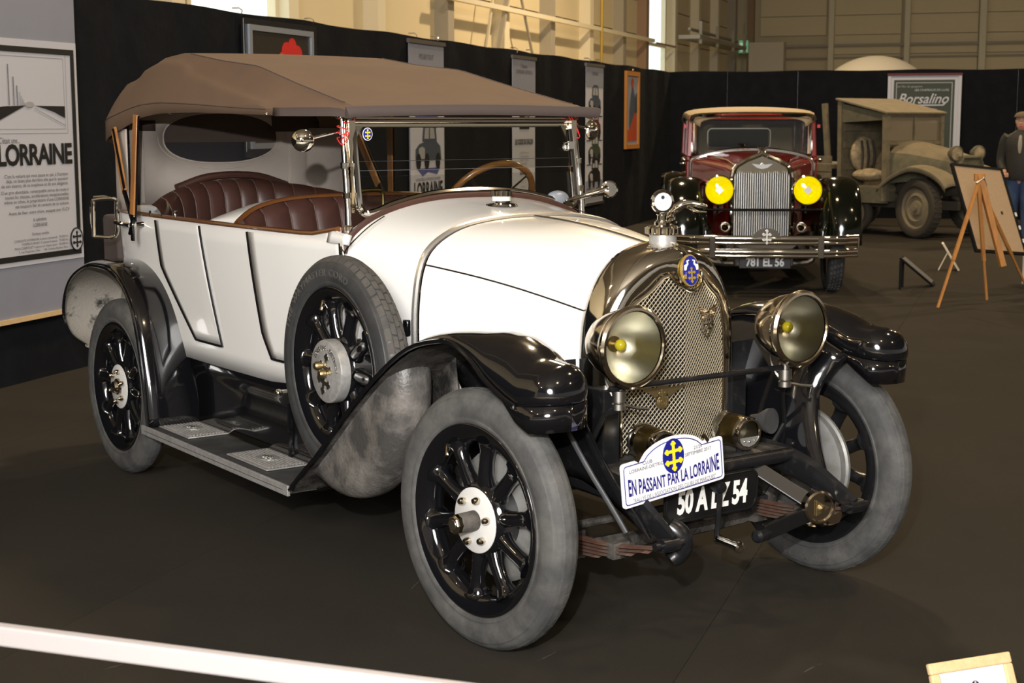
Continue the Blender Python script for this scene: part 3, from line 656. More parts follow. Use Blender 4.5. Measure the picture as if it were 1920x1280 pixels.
obj('shield_emblem', winged((.096, .10, .985), (-.25, 1, 0), 1, 1), 'nickel', car, label='openwork club badge with wings')
# enamel badge at the radiator peak
bo = V(.112, .004, 1.150); bx = V(.0, 1, 0); bn = V(1, 0, .12); by = V(-.12, 0, 1); by /= np.linalg.norm(by)
bd = obj('radiator_badge', G().prism(disc(28, .038, .052), .008, bo, bx, by), 'gold', car, label='oval blue enamel badge with swans and cross')
obj('enamel', G().prism(disc(28, .034, .048), .003, bo+V(.0045, 0, 0), bx, by), 'blue', bd)
obj('enamel_band', G().prism([(-.032, -.020), (-.032, -.012), (.032, -.012), (.032, -.020), (.029, -.026), (-.029, -.026)], .003, bo+V(.0055, 0, 0), bx, by), 'gold', bd, smooth=False)
obj('enamel_centre', G().prism(disc(24, .022, .030, 0, -.014), .004, bo+V(.007, 0, 0), bx, by), 'blue', bd)
obj('badge_cross', cross_geo(G(), bo+V(.0095, 0, 0)-by*.014, bx, by, .05, .002), 'gold', bd, smooth=False)
g = G()
for sg in (-1, 1): g.tube([bo+V(.008, 0, 0)+bx*sg*a+by*b for a, b in ((.026, .002), (.024, .016), (.014, .022), (.016, .032), (.008, .034))], [.004, .006, .003, .003, .002], 6)
obj('swan', g, 'plaque_white', bd)
obj('badge_scroll', G().tube([bo+V(.002, 0, 0)+bx*a+by*b for a, b in cr([(-.05, -.018), (-.042, -.045), (-.015, -.062), (0, -.066), (.018, -.062), (.045, -.042), (.053, -.005)], 20)], .0055, 8), 'chrome', bd)
obj('shell_ridge', G().tube([V(x, 0, z) for x, z in cr([(-.03, 1.238), (.05, 1.232), (.09, 1.215), (.112, 1.19)], 10)], .004, 6), 'chrome', car)
# radiator cap, calorimeter and greyhound
c0 = V(-.018, 0, 1.222)
rc = obj('radiator_cap', G().lathe([(.0, .0), (.052, 0), (.046, .004), (.045, .038), (.0, .038)], c0, (0, 0, 1), 30), 'aluminium', car)
g = G().lathe([(0, .040), (.050, .038), (.055, .044), (.055, .058), (.048, .066), (.02, .07), (0, .07)], c0, (0, 0, 1), 30)
for k in range(14): a = k*PI/7; g.tube([c0+V(.054*math.cos(a), .054*math.sin(a), .040), c0+V(.054*math.cos(a), .054*math.sin(a), .062)], .006, 6)
obj('cap_knurl', g, 'chrome', rc)
mo = c0+V(0, -.005, .146); mn = V(.92, -.39, 0)  # dial faces forward-right
obj('calorimeter_foot', G().lathe([(.026, .066), (.026, .078), (.016, .086), (.016, .10), (.02, .104)], c0+V(0, -.005, 0), (0, 0, 1), 18), 'chrome', rc)
g = G().lathe([(.0, -.010), (.030, -.010), (.039, -.004), (.041, .002), (.038, .008), (.030, .010), (.029, .006)], mo, mn, 30)
obj('calorimeter', g, 'chrome', rc); dl = obj('dial', G().lathe([(.030, .006), (0, .0062)], mo, mn, 24), 'gauge', rc)
obj('dial_mark', G().lathe([(.006, .0075), (0, .0076)], mo+V(0, 0, .014), mn, 12), 'ink', rc)
g = G(); q = c0+V(.012, .03, .10)
def hd(*p): return [q+V(a, b, c) for a, b, c in p]
g.tube(cr(hd((-.03, -.005, -.01), (-.012, .012, .012), (.008, .032, .034), (.028, .055, .040), (.05, .078, .034), (.065, .095, .028)), 18), [.004, .007, .010, .012, .014, .0155, .016, .015, .013, .012, .011, .010, .010, .0105, .010, .008, .006, .003], 10)
for dx in (-.006, .006):
    g.tube(cr(hd((.022+dx, .045, .03), (.042+dx, .065, .014), (.062+dx, .09, .010)), 6), [.007, .005, .004, .0035, .0035, .003], 6)
    g.tube(cr(hd((-.012+dx, .008, .008), (-.004+dx, .006, -.012), (-.022+dx, .004, -.02), (-.01, .0, -.035)), 7), [.008, .006, .004, .004, .003, .003, .003], 6)
g.tube(cr(hd((-.02, -.002, .0), (-.03, -.012, -.012), (-.034, -.02, -.02)), 5), .0025, 5)
g.sphere(q+V(-.01, .0, -.033), .012, 8, (1.2, 1, .5))
obj('greyhound_mascot', g, 'chrome', rc, label='leaping greyhound figure')
# ---------------------------------------------------------------- wings and running boards
def sheet_part(name_, rows, mats, parent, sgn, **k):
    g = G().grid(rows)
    if sgn > 0: g = g.mirror()
    return obj(name_, g, mats, parent, **k)
# front wing: edge path (outer), crest and inner edge, right side coordinates (y negative)
FE = cr([(-1.205, .262), (-1.07, .365), (-.94, .462), (-.70, .662), (-.48, .822), (-.31, .915), (-.15, .955), (-.07, .958), (0, .938), (.06, .908), (.12, .868), (.20, .832), (.27, .812)], 40)
def ZI(x): return float(np.interp(x, [-1.3, -.45, -.2, .03, .12, .20, .27], [0, .848, .950, .938, .908, .872, .842])) if x > -.45 else float(np.interp(x, [p[0] for p in FE], [p[1] for p in FE]))+.005
def ZC(x): return float(np.interp(x, [-.45, -.2, .03, .12, .20, .27], [.872, .982, .994, .985, .965, .935]))
def YI(x): return float(np.interp(x, [-.95, -.45, -.3, 0, .2, .3], [-.56, -.50, -.50, -.55, -.575, -.585]))
rows = []
for i, (x, z) in enumerate(FE):
    t = i/39; yi = YI(x)
    cw = .036*min(1, max(.12, (x+1.25)/1.0)); c = []
    for a in np.linspace(0, PI, 13):
        y = (-.805+yi)/2-(yi+.805)/2*math.cos(a); zz = z+cw*math.sin(a)**.8+(.0 if a < PI/2 else -.012*math.sin(a)) if x < -.45 else z+(ZI(x)-z)*(1-math.cos(a))/2+(ZC(x)-(z+ZI(x))/2)*math.sin(a)**.75
        n_ = math.sin(a)*.010; c.append(V(x, y, zz))
    rows.append(c)
nose = []
for j in range(1, 11):                         # rounded nose: sections rotate round to the front tip
    b = j/10*PI/2; xe = .27+.125*math.sin(b); hy = .110*math.cos(b)**.75 if j < 10 else .004; cyy = -.695; sb = math.sin(b); zo_ = .812+.012*sb; zi_ = .842-.018*sb; crown = max(.004, (.935-.111*sb**2.4)-(zo_+zi_)/2); c = []
    for a in np.linspace(0, PI, 13):
        c.append(V(xe+.055*math.sin(a)*math.cos(b), cyy-hy*math.cos(a), zo_+(zi_-zo_)*(1-math.cos(a))/2+crown*math.sin(a)**.75))
    nose.append(c)
frows = rows+nose
bandpts = [r[0] for r in frows[36:]]+[V(.40, -.695, .824)]+[r[-1] for r in frows[38:][::-1]]
for sgn in (-1, 1):
    fw = sheet_part('front_wing', frows[::-1], ['black_paint', 'grime'], car, sgn, sol=(.006, -1 if sgn < 0 else -1, 1), ang=70)
    e = [r[0] for r in rows]; g = G().tube(e, .008, 8)
    if sgn > 0: g = g.mirror()
    obj('wing_bead', g, 'black_paint', fw)
    br = [[p, p-V(0, 0, min(.078, .008+.070*min(1, k/6, (len(bandpts)-1-k)/6)))-V(.006 if 6 < k < len(bandpts)-7 else 0, 0, 0)] for k, p in enumerate(bandpts)]
    sheet_part('wing_valance', br, 'black_paint', fw, sgn, sol=(.004, 0))
    # apron between wing and chassis
    ap = []
    for k in range(12):
        t = k/11; c = []
        for q_ in np.linspace(0, 1, 12):
            xf = float(np.interp(q_, [0, .12, .33, .55, .75, 1], [.275, .245, .215, .245, .30, .40])); x = -.52+(xf+.52)*t
            zt = ZI(x)-.004; zb = .50 if x < .1 else .50-.12*(x-.1)/.30
            c.append(V(x, YI(x)+.004+(-.40-YI(x))*q_**1.2+.02*math.sin(q_*PI), zt+(zb-zt)*q_))
        ap.append(c)
    sheet_part('wing_apron', ap, 'black_worn' if sgn < 0 else 'black_paint', fw, sgn, sol=(.004, 0))
    ed = [c for c in ap[-1]]; g = G().tube(ed, .005, 6); rb_ = G().tube([p+V(-.10, -.012, 0) for p in ap[-1]], .009, 8, sx=1, sz=.7)
    if sgn > 0: g = g.mirror(); rb_ = rb_.mirror()
    obj('apron_bead', g, 'black_paint', fw); obj('apron_rib', rb_, 'rubber_dark', fw)
# spare wheel well bulging under the right wing
SP = V(-.962, -.685, .748)
g = G(); rows = []
for a in np.linspace(math.radians(-150), math.radians(70), 32):
    c = []
    for rs_ in (.05, .2, .33): c.append(V(SP[0]+.06+rs_*math.cos(a), SP[1]-.088, SP[2]+rs_*math.sin(a)))
    for b in np.linspace(0, PI, 13):
        rr = .44+.012*math.sin(b); y = SP[1]-.085*math.cos(b); rr -= .05*abs(math.cos(b))**3; x = SP[0]+.06+rr*math.cos(a); zz = SP[2]+rr*math.sin(a)
        x = min(x, .0); c.append(V(x, y, zz))
    rows.append(c)
def wingz(x): return float(np.interp(x, [p[0] for p in FE], [p[1] for p in FE]))
rows2 = []
for r in rows:
    q_ = []
    for p in r:
        zl = wingz(p[0])-.004
        q_.append(V(p[0], p[1], min(p[2], zl)))
    rows2.append(q_)
obj('spare_wheel_well', G().grid(rows2), 'grime_grey', car, ang=60, label='mud-splashed wheel well bulging below the right wing')
for sgn in (-1, 1):                           # inner side cheek closing the wing to the frame behind the front wheel
    r = [[V(x, -.56, wingz(x)-.004), V(x, -.52, .45)] for x in np.linspace(-1.19, -.42, 14)]
    r = [[a, V(b[0], b[1], min(a[2], .40))] for a, b in r]; sheet_part('wing_inner_cheek', r, 'grime', car, sgn, sol=(.004, 0))
    # underside dusty sheet on the diagonal
    r = [[V(x, y, wingz(x)-.012) for y in (-.795, -.7, -.6, -.5)] for x in np.linspace(-1.19, .1, 22)]
    sheet_part('wing_lining', r, 'grime', car, sgn)
    # under-pan under running board front
    rbd = obj('running_board', G().box((-1.90, sgn*.69, .272), (1.43, .24, .022)), 'rubber_dark', car, bev=.003, smooth=False)
    obj('board_edge', G().box((-1.895, sgn*.808, .274), (1.43, .012, .040)), 'aluminium', rbd, bev=.002, smooth=False)
    obj('edge_rivet', G().tube([(-1.895-.68, sgn*.816, .274), (-1.895+.68, sgn*.816, .274)], .0012, 4), 'steel', rbd)
    for x0_ in (-2.42, -1.665):
        tp = obj('tread_plate', G().box((x0_, sgn*.655, .288), (.37, .19, .006)), 'aluminium', rbd, bev=.002, smooth=False)
        g = G()
        for k in range(11): g.box((x0_, sgn*.655-.075+.015*k, .293), (.33 if abs(k-5) > 2 else .33, .005, .004))
        g.prism(disc(20, .055, .04), .006, (x0_, sgn*.655, .2945), (1, 0, 0), (0, 1, 0)); obj('plate_ribs', g, 'aluminium', tp, smooth=False)
        g = G(); cross_geo(g, (x0_, sgn*.655, .299), (0, 1, 0), (-1, 0, 0), .06, .003); obj('plate_emblem', g, 'steel', tp, smooth=False)
    # gloss black side valance
    vr = [[V(x, -y_, z_) for y_, z_ in cr([(.545, .612), (.575, .595), (.585, .555), (.566, .50), (.558, .40), (.56, .285)], 12)] for x in np.linspace(-2.57, -1.05, 8)]
    sheet_part('side_valance', vr, 'black_paint', car, sgn, sol=(.004, 0))
    g = G().tube([(-1.60, -.575, .565), (-1.60, -.625, .565)], .012, 8).sphere((-1.60, -.632, .565), .017, 7)
    obj('valance_strut', G().box((-1.63, sgn*.572, .40), (.012, .012, .22)), 'black_paint', car, smooth=False)
    obj('valance_lock', g if sgn < 0 else g.mirror(), 'chrome' if 1 else 'black', car)
# rear wings
RE = cr([(-3.50, .545), (-3.59, .60), (-3.62, .70), (-3.58, .80), (-3.48, .885), (-3.30, .95), (-3.12, .965), (-2.96, .955), (-2.82, .905), (-2.72, .82), (-2.66, .71), (-2.615, .56), (-2.585, .42), (-2.565, .29)], 46)
rows = []
for i, (x, z) in enumerate(RE):
    t = i/45; q0 = RE[max(i-1, 0)]; q1 = RE[min(i+1, 45)]; tx, tz = q1[0]-q0[0], q1[1]-q0[1]; L_ = math.hypot(tx, tz); nx, nz = -tz/L_, tx/L_
    tail = max(0, 1-t/.16); yo = -.80+.06*tail**2; yi = -.50-.06*tail**2; c = []
    for a in np.linspace(0, PI, 11):
        y = (yo+yi)/2-(yi-yo)/2*math.cos(a); h = .030*math.sin(a)**.8; c.append(V(x+nx*h, y, z+nz*h))
    rows.append(c)
for sgn in (-1, 1):
    rw = sheet_part('rear_wing', rows[::-1], ['black_paint', 'grime_light'], car, sgn, sol=(.005, -1, 1), ang=70)
    g = G().tube([r[0] for r in rows], .008, 8); g = g if sgn < 0 else g.mirror(); obj('wing_bead', g, 'black_paint', rw)
    ck = [[V(x, -.506, z), V(x, -.506, min(z, .60))] for x, z in RE[6:]]; sheet_part('wing_cheek', ck, 'black_paint', rw, sgn, sol=(.004, 0))
# ---------------------------------------------------------------- wheels
def wheel_meshes():
    m = {}
    tp = [(.300, -.046)]+[(.302+.0, -.050)]
    sec = cr([(.298, -.040), (.306, -.050), (.316, -.0535), (.320, -.0515), (.340, -.056), (.362, -.0545), (.380, -.049), (.384, -.0455), (.397, -.036), (.406, -.020), (.409, 0), (.406, .020), (.397, .036), (.384, .0455), (.380, .049), (.362, .0545), (.340, .056), (.320, .0515), (.316, .0535), (.306, .050), (.298, .040)], 64)
    m['tyre'] = mesh_of('tyre', G().lathe(list(sec), n=72), 'rubber', ang=60)
    m['tyre_dark'] = mesh_of('tyre', G().lathe(list(sec), n=72), 'rubber_dark', ang=60)
    def tread(mt, dp):
        g = G()
        for k in range(56):
            for row, (yy, wd, sk) in enumerate(((-.031, .018, .5), (-.0105, .017, -.5), (.0105, .017, .5), (.031, .018, -.5))):
                a = 2*PI*(k+.25*(row % 2)*2)/56; da = PI/56*.84; vs = []
                for rr in (0, dp):
                    for ya, aa in ((-wd/2, -da), (wd/2, -da+sk*.02), (wd/2, da+sk*.02), (-wd/2, da)):
                        yv = yy+ya; rad = np.interp(abs(yv), [0, .020, .036, .042], [.409, .406, .397, .389])-.001+rr; vs.append((rad*math.cos(a+aa), yv, rad*math.sin(a+aa)))
                g.add(vs, [(4, 5, 6, 7), (0, 1, 5, 4), (1, 2, 6, 5), (2, 3, 7, 6), (3, 0, 4, 7)])
        return mesh_of('tread', g, mt, smooth=False)
    m['tread'] = tread('rubber', .0022); m['tread_new'] = tread('rubber_tread', .005)
    rim = cr([(.292, .046), (.303, .044), (.298, .036), (.268, .030), (.262, .0), (.268, -.030), (.280, -.036), (.297, -.037), (.304, -.044), (.298, -.050), (.288, -.048), (.272, -.040), (.252, -.026), (.243, -.008), (.243, .012), (.252, .03), (.292, .046)], 50)
    m['rim'] = mesh_of('wheel', G().lathe(list(rim), n=72), 'black_paint', ang=60)
    m['rim_worn'] = mesh_of('wheel', G().lathe(list(rim), n=72), 'black_worn', ang=60)
    for mt in ('black_paint', 'black_worn'):
        g = G(); pr = [V(.095, .004, 0), V(.12, -.004, 0), V(.15, -.008, 0), (.19, -.008, 0), (.22, -.006, 0), (.238, -.004, 0), (.25, -.002, 0)]
        g.tube(pr, [.033, .028, .0245, .023, .0255, .034, .046], 12, sx=1.0, sz=1.0, up=(0, 1, 0)); m['spoke_'+mt] = mesh_of('spoke', g, mt, ang=70)
    m['hub'] = mesh_of('hub', G().lathe([(.0, .06), (.11, .06), (.115, .02), (.118, -.02), (.108, -.034), (.104, -.036), (0, -.036)], n=40), 'black_paint')
    m['plate'] = mesh_of('hub_plate', G().lathe([(.103, -.034), (.103, -.038), (.100, -.040), (.0, -.040)], n=40), 'hub_white')
    m['plate_worn'] = mesh_of('hub_plate', G().lathe([(.103, -.034), (.103, -.038), (.100, -.040), (.0, -.040)], n=40), 'rust')
    m['bolt'] = mesh_of('bolt', G().lathe([(.0085, 0), (.0085, -.006), (.0115, -.007), (.0115, -.018), (.008, -.026), (0, -.028)], n=10), 'nickel')
    g = G().lathe([(.032, 0), (.030, -.066), (.0, -.066)], n=24); m['cap_long'] = mesh_of('hub_cap', g, 'grime')
    g = G().lathe([(.028, -.064), (.031, -.066), (.031, -.080), (.026, -.084), (.024, -.086), (0, -.086)], n=8); m['nut_long'] = mesh_of('hub_nut', g, 'nickel', smooth=False)
    m['nut_emblem'] = mesh_of('nut_emblem', G().prism(disc(14, .015, .015), .002, (0, -.087, 0)), 'steel')
    g = G().lathe([(.040, 0), (.038, -.012), (.03, -.016), (.026, -.03), (.0, -.034)], n=20); m['cap_short'] = mesh_of('hub_cap', g, 'nickel')
    m['drum'] = mesh_of('brake_drum', G().lathe([(0, .050), (.19, .050), (.200, .056), (.208, .062), (.208, .072), (.200, .078), (.200, .100), (.206, .104), (.206, .112), (.19, .118), (.02, .13), (0, .13)], n=56), 'drum')
    return m
WMESH = wheel_meshes()
def make_wheel(loc, rot, front, worn=False, first='', spare=False, tread=True):
    mt = 'black_worn' if worn else 'black_paint'
    w_ = obj('wheel', WMESH['rim_worn' if worn else 'rim'], None, car, loc=loc, rot=rot)
    obj('tyre', WMESH['tyre_dark' if spare else 'tyre'], None, w_)
    t = obj('tread', WMESH['tread_new' if spare else 'tread'], None, w_); t['kind'] = 'stuff'
    for k in range(10): obj('spoke', WMESH['spoke_'+mt], None, w_, rot=(0, PI/10+k*PI/5+.12, 0))
    obj('hub', WMESH['hub'], None, w_)
    if not spare:
        obj('hub_plate', WMESH['plate'], None, w_)
        for k in range(6): a = k*PI/3+.2; obj('bolt', WMESH['bolt'], None, w_, loc=(.072*math.cos(a), -.038, .072*math.sin(a)))
        if front: obj('hub_cap', WMESH['cap_long'], None, w_, loc=(0, -.038, 0)); obj('hub_nut', WMESH['nut_long'], None, w_, loc=(0, -.038, 0)); obj('nut_emblem', WMESH['nut_emblem'], None, w_, loc=(0, -.038, 0))
        else: obj('hub_cap', WMESH['cap_short'], None, w_, loc=(0, -.038, 0))
        obj('brake_drum', WMESH['drum'], None, w_)
    obj('tyre_valve', G().tube([(.255*math.cos(2.2), -.03, .255*math.sin(2.2)), (.225*math.cos(2.2), -.045, .225*math.sin(2.2))], .006, 8), 'nickel', w_)
    return w_
TR = .729; ST = .0718
make_wheel((0, -TR, .411), (0, 0, ST), True); wfl = make_wheel((0, TR, .411), (0, 0, PI+ST), True, worn=True)
make_wheel((-2.986, -TR, .411), (0, .9, 0), False); make_wheel((-2.986, TR, .411), (0, .4, PI), False, worn=True)
sw = make_wheel(tuple(SP), (0, .25, 0), False, spare=True)
# lettering moulded on the sidewalls
def ringtext(parent, body, r, a_mid, size, span, m='rubber_tread'):
    n_ = len(body)
    for k, ch in enumerate(body):
        if ch == ' ': continue
    vs, fs = text_geo(body, size, depth=.0011, space=1.15, bold=0)
    mx = max(v[0] for v in vs)
    o_ = []
    for x, y, z in vs:
        a = a_mid-x/mx*span/2; rr = r+y; o_.append((rr*math.cos(a), -.0562-z, rr*math.sin(a)))
    return stuff(obj('sidewall_lettering', G().add(o_, fs), m, parent, smooth=False))
def ringtext_in(parent, body, r, a_mid, size, span, m='rubber_tread'):
    vs, fs = text_geo(body, size, depth=.0011, space=1.15); mx = max(v[0] for v in vs)
    return stuff(obj('sidewall_lettering', G().add([((r+y)*math.cos(a_mid+x/mx*span/2), .0562+z, (r+y)*math.sin(a_mid+x/mx*span/2)) for x, y, z in vs], fs), m, parent, smooth=False))
ringtext(sw, 'THE WAYMASTER CORD', .352, math.radians(128), .036, math.radians(92), 'rubber_tread')
ringtext_in(wfl, 'WAYMASTER CORD', .352, math.radians(72), .036, math.radians(75)); ringtext_in(wfl, '820 X 120', .352, math.radians(268), .034, math.radians(34))
sp_ = obj('spare_cover_plate', G().lathe([(.0, -.078), (.105, -.078), (.113, -.074), (.115, -.068), (.115, -.036), (0, -.036)], n=44), 'aluminium', sw)
vs, fs = text_geo('LORRAINE - DIETRICH', .026, depth=.0008, space=1.1); mx = max(v[0] for v in vs)
obj('plate_lettering', G().add([((.085+y)*math.cos(PI/2-x/mx*1.25), -.0792-z, (.085+y)*math.sin(PI/2-x/mx*1.25)) for x, y, z in vs], fs), 'steel', sw, smooth=False)
g = G(); cross_geo(g, (0, -.079, -.01), (1, 0, 0), (0, 0, 1), .15, .003); obj('plate_emblem', g, 'steel', sw, smooth=False)
for dx, dz in ((-.03, .012), (.008, -.004)): obj('wing_nut', G().lathe([(.012, -.078), (.012, -.084), (.016, -.086), (.016, -.100), (.011, -.107), (0, -.108)], (dx, 0, dz), n=12), 'gilt', sw)
g = G()
for k in range(4): g.tube([SP+V(.0, .06, 0), SP+V(.02*k, .13, .03*k-.05)], .015, 6)
obj('spare_bracket', g, 'black_worn', car)
# ---------------------------------------------------------------- windscreen
def wx(z): return -1.154-(z-1.222)*.143       # screen leans back slightly
ws = obj('windscreen_frame', G().tube([V(wx(1.632), y, 1.632) for y in (-.515, .515)], .0165, 10, sx=1.0), 'chrome', car, label='chrome windscreen frame')
lowc = [(-.505, 1.60), (-.507, 1.33), (-.500, 1.295), (-.480, 1.276), (-.43, 1.283), (-.354, 1.308), (-.2, 1.338), (-.05, 1.349), (.1, 1.348), (.25, 1.333), (.38, 1.305), (.45, 1.284), (.486, 1.279), (.503, 1.297), (.508, 1.33), (.505, 1.60)]
lowc = [(y, z+.016 if z < 1.4 else z) for y, z in lowc]
lw = cr([V(wx(z)+.016, y, z) for y, z in lowc], 70)
obj('lower_frame', G().tube(lw, .0125, 8, sx=1.1, sz=1.2), 'chrome', ws)
obj('top_channel', G().box((wx(1.628)+.004, 0, 1.628), (.016, 1.04, .040)), 'nickel', ws, bev=.003, smooth=False)
for y in (-.51, .51): obj('corner_gusset', G().prism([(0, 0), (.05*(1 if y < 0 else -1), 0), (0, -.08)][::(-1 if y > 0 else 1)] if 1 else 0, .01, (wx(1.6)+.008, y+(.0), 1.615), (0, 1, 0), (0, 0, 1)), 'nickel', ws, smooth=False)
obj('top_bar', G().tube([V(wx(1.658), y, 1.662) for y in (-.53, .53)], .011, 10), 'chrome', ws)
for sg in (-1, 1):
    obj('screen_post', G().tube([V(-1.160, sg*.548, 1.205), V(-1.166, sg*.5455, 1.31), V(wx(1.64)-.004, sg*.5365, 1.665)], .0125, 10), 'chrome', ws)
    obj('post_foot', G().lathe([(0, -.012), (.017, -.01), (.017, .02), (.012, .026)], V(-1.158, sg*.549, 1.225), (0, 0, 1), 14), 'chrome', ws); obj('ball_nut', G().sphere(V(-1.16, sg*.572, 1.19), .02, 8), 'chrome', ws); obj('ball_nut', G().sphere(V(wx(1.655), sg*.548, 1.655), .017, 8), 'chrome', ws)
    for z in (1.47, 1.36): obj('post_collar', G().lathe([(.0125, -.012), (.0165, -.01), (.0165, .01), (.0125, .012)], V(wx(z), sg*.544, z), (0, 0, 1), 12), 'chrome', ws)
    obj('glass_channel', G().box(V(wx(1.52)+.01, sg*.516, 1.53), (.02, .026, .21)).box(V(wx(1.39), sg*.522, 1.38), (.02, .014, .17)), 'nickel', ws, smooth=False)
up = [(-.505, 1.450), (.505, 1.450), (.505, 1.615), (-.505, 1.615)]
g = G()
def wpane(pts, dx, th=.004):
    g = G(); k = len(pts); f = [V(wx(z)+dx, y, z) for y, z in pts]; b = [p-V(th, 0, 0) for p in f]
    return g.add(f+b, [tuple(range(k)), tuple(reversed(range(k, 2*k)))]+[(i, i+k, (i+1) % k+k, (i+1) % k) for i in range(k)])
obj('upper_pane', wpane(up, .022), 'pane', ws, smooth=False)
lo = [(a, b) for a, b in [tuple(p) for p in cr(lowc, 50)] if b < 1.485]
obj('lower_pane', wpane(lo, .004), 'pane', ws, smooth=False)
obj('pane_edge', G().tube([V(wx(1.45)+.024, -.5, 1.450), V(wx(1.45)+.024, .5, 1.450)], .0009, 4), 'ink_soft', ws)
obj('pane_edge', G().tube([V(wx(1.484)+.006, -.49, 1.484), V(wx(1.484)+.006, .5, 1.484)], .0009, 4), 'ink_soft', ws)
obj('screen_clip', G().tube([V(wx(1.53)+.03, .47+.016*math.cos(a), 1.53+.016*math.sin(a)) for a in np.linspace(0, 2*PI, 16, endpoint=False)], .004, 6, True).box(V(wx(1.53)+.03, .495, 1.535), (.01, .03, .03)), 'chrome', ws)
so = V(wx(1.585)+.030, -.452, 1.585); st_ = obj('club_sticker', G().prism(disc(24, .021, .024), .001, so, (0, 1, 0), (0, 0, 1)), 'plaque_white', ws)
obj('sticker_field', G().prism(disc(24, .0185, .0215), .001, so+V(.001, 0, 0), (0, 1, 0), (0, 0, 1)), 'blue', st_); g = G(); cross_geo(g, so+V(.002, 0, 0), (0, 1, 0), (0, 0, 1), .036, .001); obj('sticker_cross', g, 'yellow', st_, smooth=False)
# mirrors on arms, red wire ties, klaxon horn
for sg, my, mz, yaw_ in ((-1, -.700, 1.563, 0), (1, .640, 1.596, 0)):
    b0 = V(-1.212, sg*.54, 1.598 if sg < 0 else 1.615); c = V(-1.215, my, mz); dn = V(1, -.55 if sg < 0 else .35, .1)
    mr = obj('side_mirror', G().lathe([(.0, .020), (.014, .019), (.028, .014), (.038, .005), (.042, -.005), (.040, -.010), (.0, -.011)], c, dn, 28), 'chrome', car)
    obj('mirror_arm', G().tube([b0, c-V(.0, sg*.0, 0)*1, c+V(.012, 0, 0)*1], .0055, 8).sphere(c+.02*dn/np.linalg.norm(dn), .008, 7).lathe([(.014, -.016), (.014, .016)], b0, (0, 0, 1), 12), 'chrome', mr)
    wi = cr([b0+V(.018*math.cos(t*2.6), .018*math.sin(t*2.6)*1-.0*sg, .03-.009*t) for t in np.arange(0, 7, .5)]+[b0+V(.03, sg*.01-.0, -.05), b0+V(.03, -sg*.03, .03), b0+V(.02, -sg*.05, .05), b0+V(.02, sg*.01, -.03)], 60)
    obj('red_wire_tie', G().tube(wi, .0022, 5), 'red_wire', mr)
h0, h1 = V(-1.14, .50, 1.322), V(-1.10, .628, 1.350); hn = obj('klaxon_horn', G().tube(cr([h0-V(0, .10, .018), h0, h0+(h1-h0)*.5, h0+(h1-h0)*.85, h1], 12), [.004, .005, .007, .009, .0105, .012, .013, .015, .017, .019, .022, .026], 14), 'chrome', car, label='slim trumpet with flared end on the screen post')
hx = V(1, -.35, .12); hc = h1+V(.0, .012, .004); obj('horn_rim', G().lathe([(.0, -.012), (.026, -.008), (.036, .0), (.036, .006), (.030, .008)], hc, hx, 28), 'chrome', hn); obj('horn_glass', G().lathe([(.030, .005), (0, .006)], hc, hx, 24), 'steel', hn)
obj('motor_cup', G().sphere(V(-1.16, .42, 1.318), .045, 9, (.6, 1.25, .8)), 'frame_silver', hn)
# steering wheel
sc = V(-1.60, .375, 1.285); sax = V(-.80, 0, .60); sx_ = V(0, 1, 0); sy_ = np.cross(sax, sx_)*-1; sy_ /= np.linalg.norm(sy_)
ring_ = [sc+.215*(sx_*math.cos(a)+sy_*math.sin(a)) for a in np.linspace(0, 2*PI, 48, endpoint=False)]
stw = obj('steering_wheel', G().tube(ring_, .0145, 10, True), 'wheel_wood', car, label='polished wooden steering wheel rim')
for k in range(4):
    a = PI/4+k*PI/2; obj('spoke', G().tube([sc-sax*.03, sc+.19*(sx_*math.cos(a)+sy_*math.sin(a))-sax*.0, sc+.21*(sx_*math.cos(a)+sy_*math.sin(a))], [.012, .009, .010], 8, sx=1.5, sz=.5), 'steel', stw)
obj('steering_column', G().tube([sc-sax*.02, sc-sax*.75], .02, 10), 'steel', stw); obj('wheel_boss', G().lathe([(0, .012), (.03, .01), (.034, -.03), (0, -.04)], sc, sax, 20), 'chrome', stw)
obj('grab_handle', G().tube(cr([V(-1.28, -.44, 1.355), V(-1.27, -.43, 1.37), V(-1.27, -.36, 1.372), V(-1.27, -.335, 1.36), V(-1.27, -.333, 1.30)], 14), .008, 8), 'brass', car)
# ---------------------------------------------------------------- seats
def pleats(parent, name_, fn, n_, wd_sign=1, m='leather'):
    for k in range(n_):
        rows = []
        for i in range(9):
            u = (k+i/8)/n_; r = []
            for j in range(13):
                v = j/12; p, nn = fn(u, v); r.append(p+nn*(.013*math.sin(PI*i/8)**.6))
            rows.append(r)
        obj(name_, G().grid(rows), m, parent, ang=80)
    for k in range(1, n_):
        obj('welt', G().tube([fn(k/n_, j/10)[0]+fn(k/n_, j/10)[1]*.002 for j in range(11)], .0026, 5), 'leather_welt', parent)
def deckfront(u):                              # plan and height of the front seat's top edge, u 0..1 right to left
    a = (u-.5)*2; y = a*.598; e = abs(a); x = -2.04+.06*e**8; z = 1.312-.086*e**4; return V(x, y, z)
fs_ = obj('front_seat', G().box((-1.75, 0, .86), (.50, 1.06, .16)), 'leather', car, bev=.03)
def ff(u, v):
    p = deckfront(u); y = p[1]*(1-.03*v); n_ = V(1, -p[1]*.6*abs(p[1])**1.5*4, .25*(1-v)); n_ /= np.linalg.norm(n_)
    return V(p[0]+.012+.075*math.sin(v*PI*.55)+ (-.03 if v == 0 else 0), y, p[2]-.004-.44*v**1.15), n_
pleats(fs_, 'pleat', ff, 10)
obj('seat_end_roll', G().tube([ff(0, v)[0]+V(.02, .0, 0) for v in np.linspace(0, 1, 8)], .02, 8), 'leather', fs_)
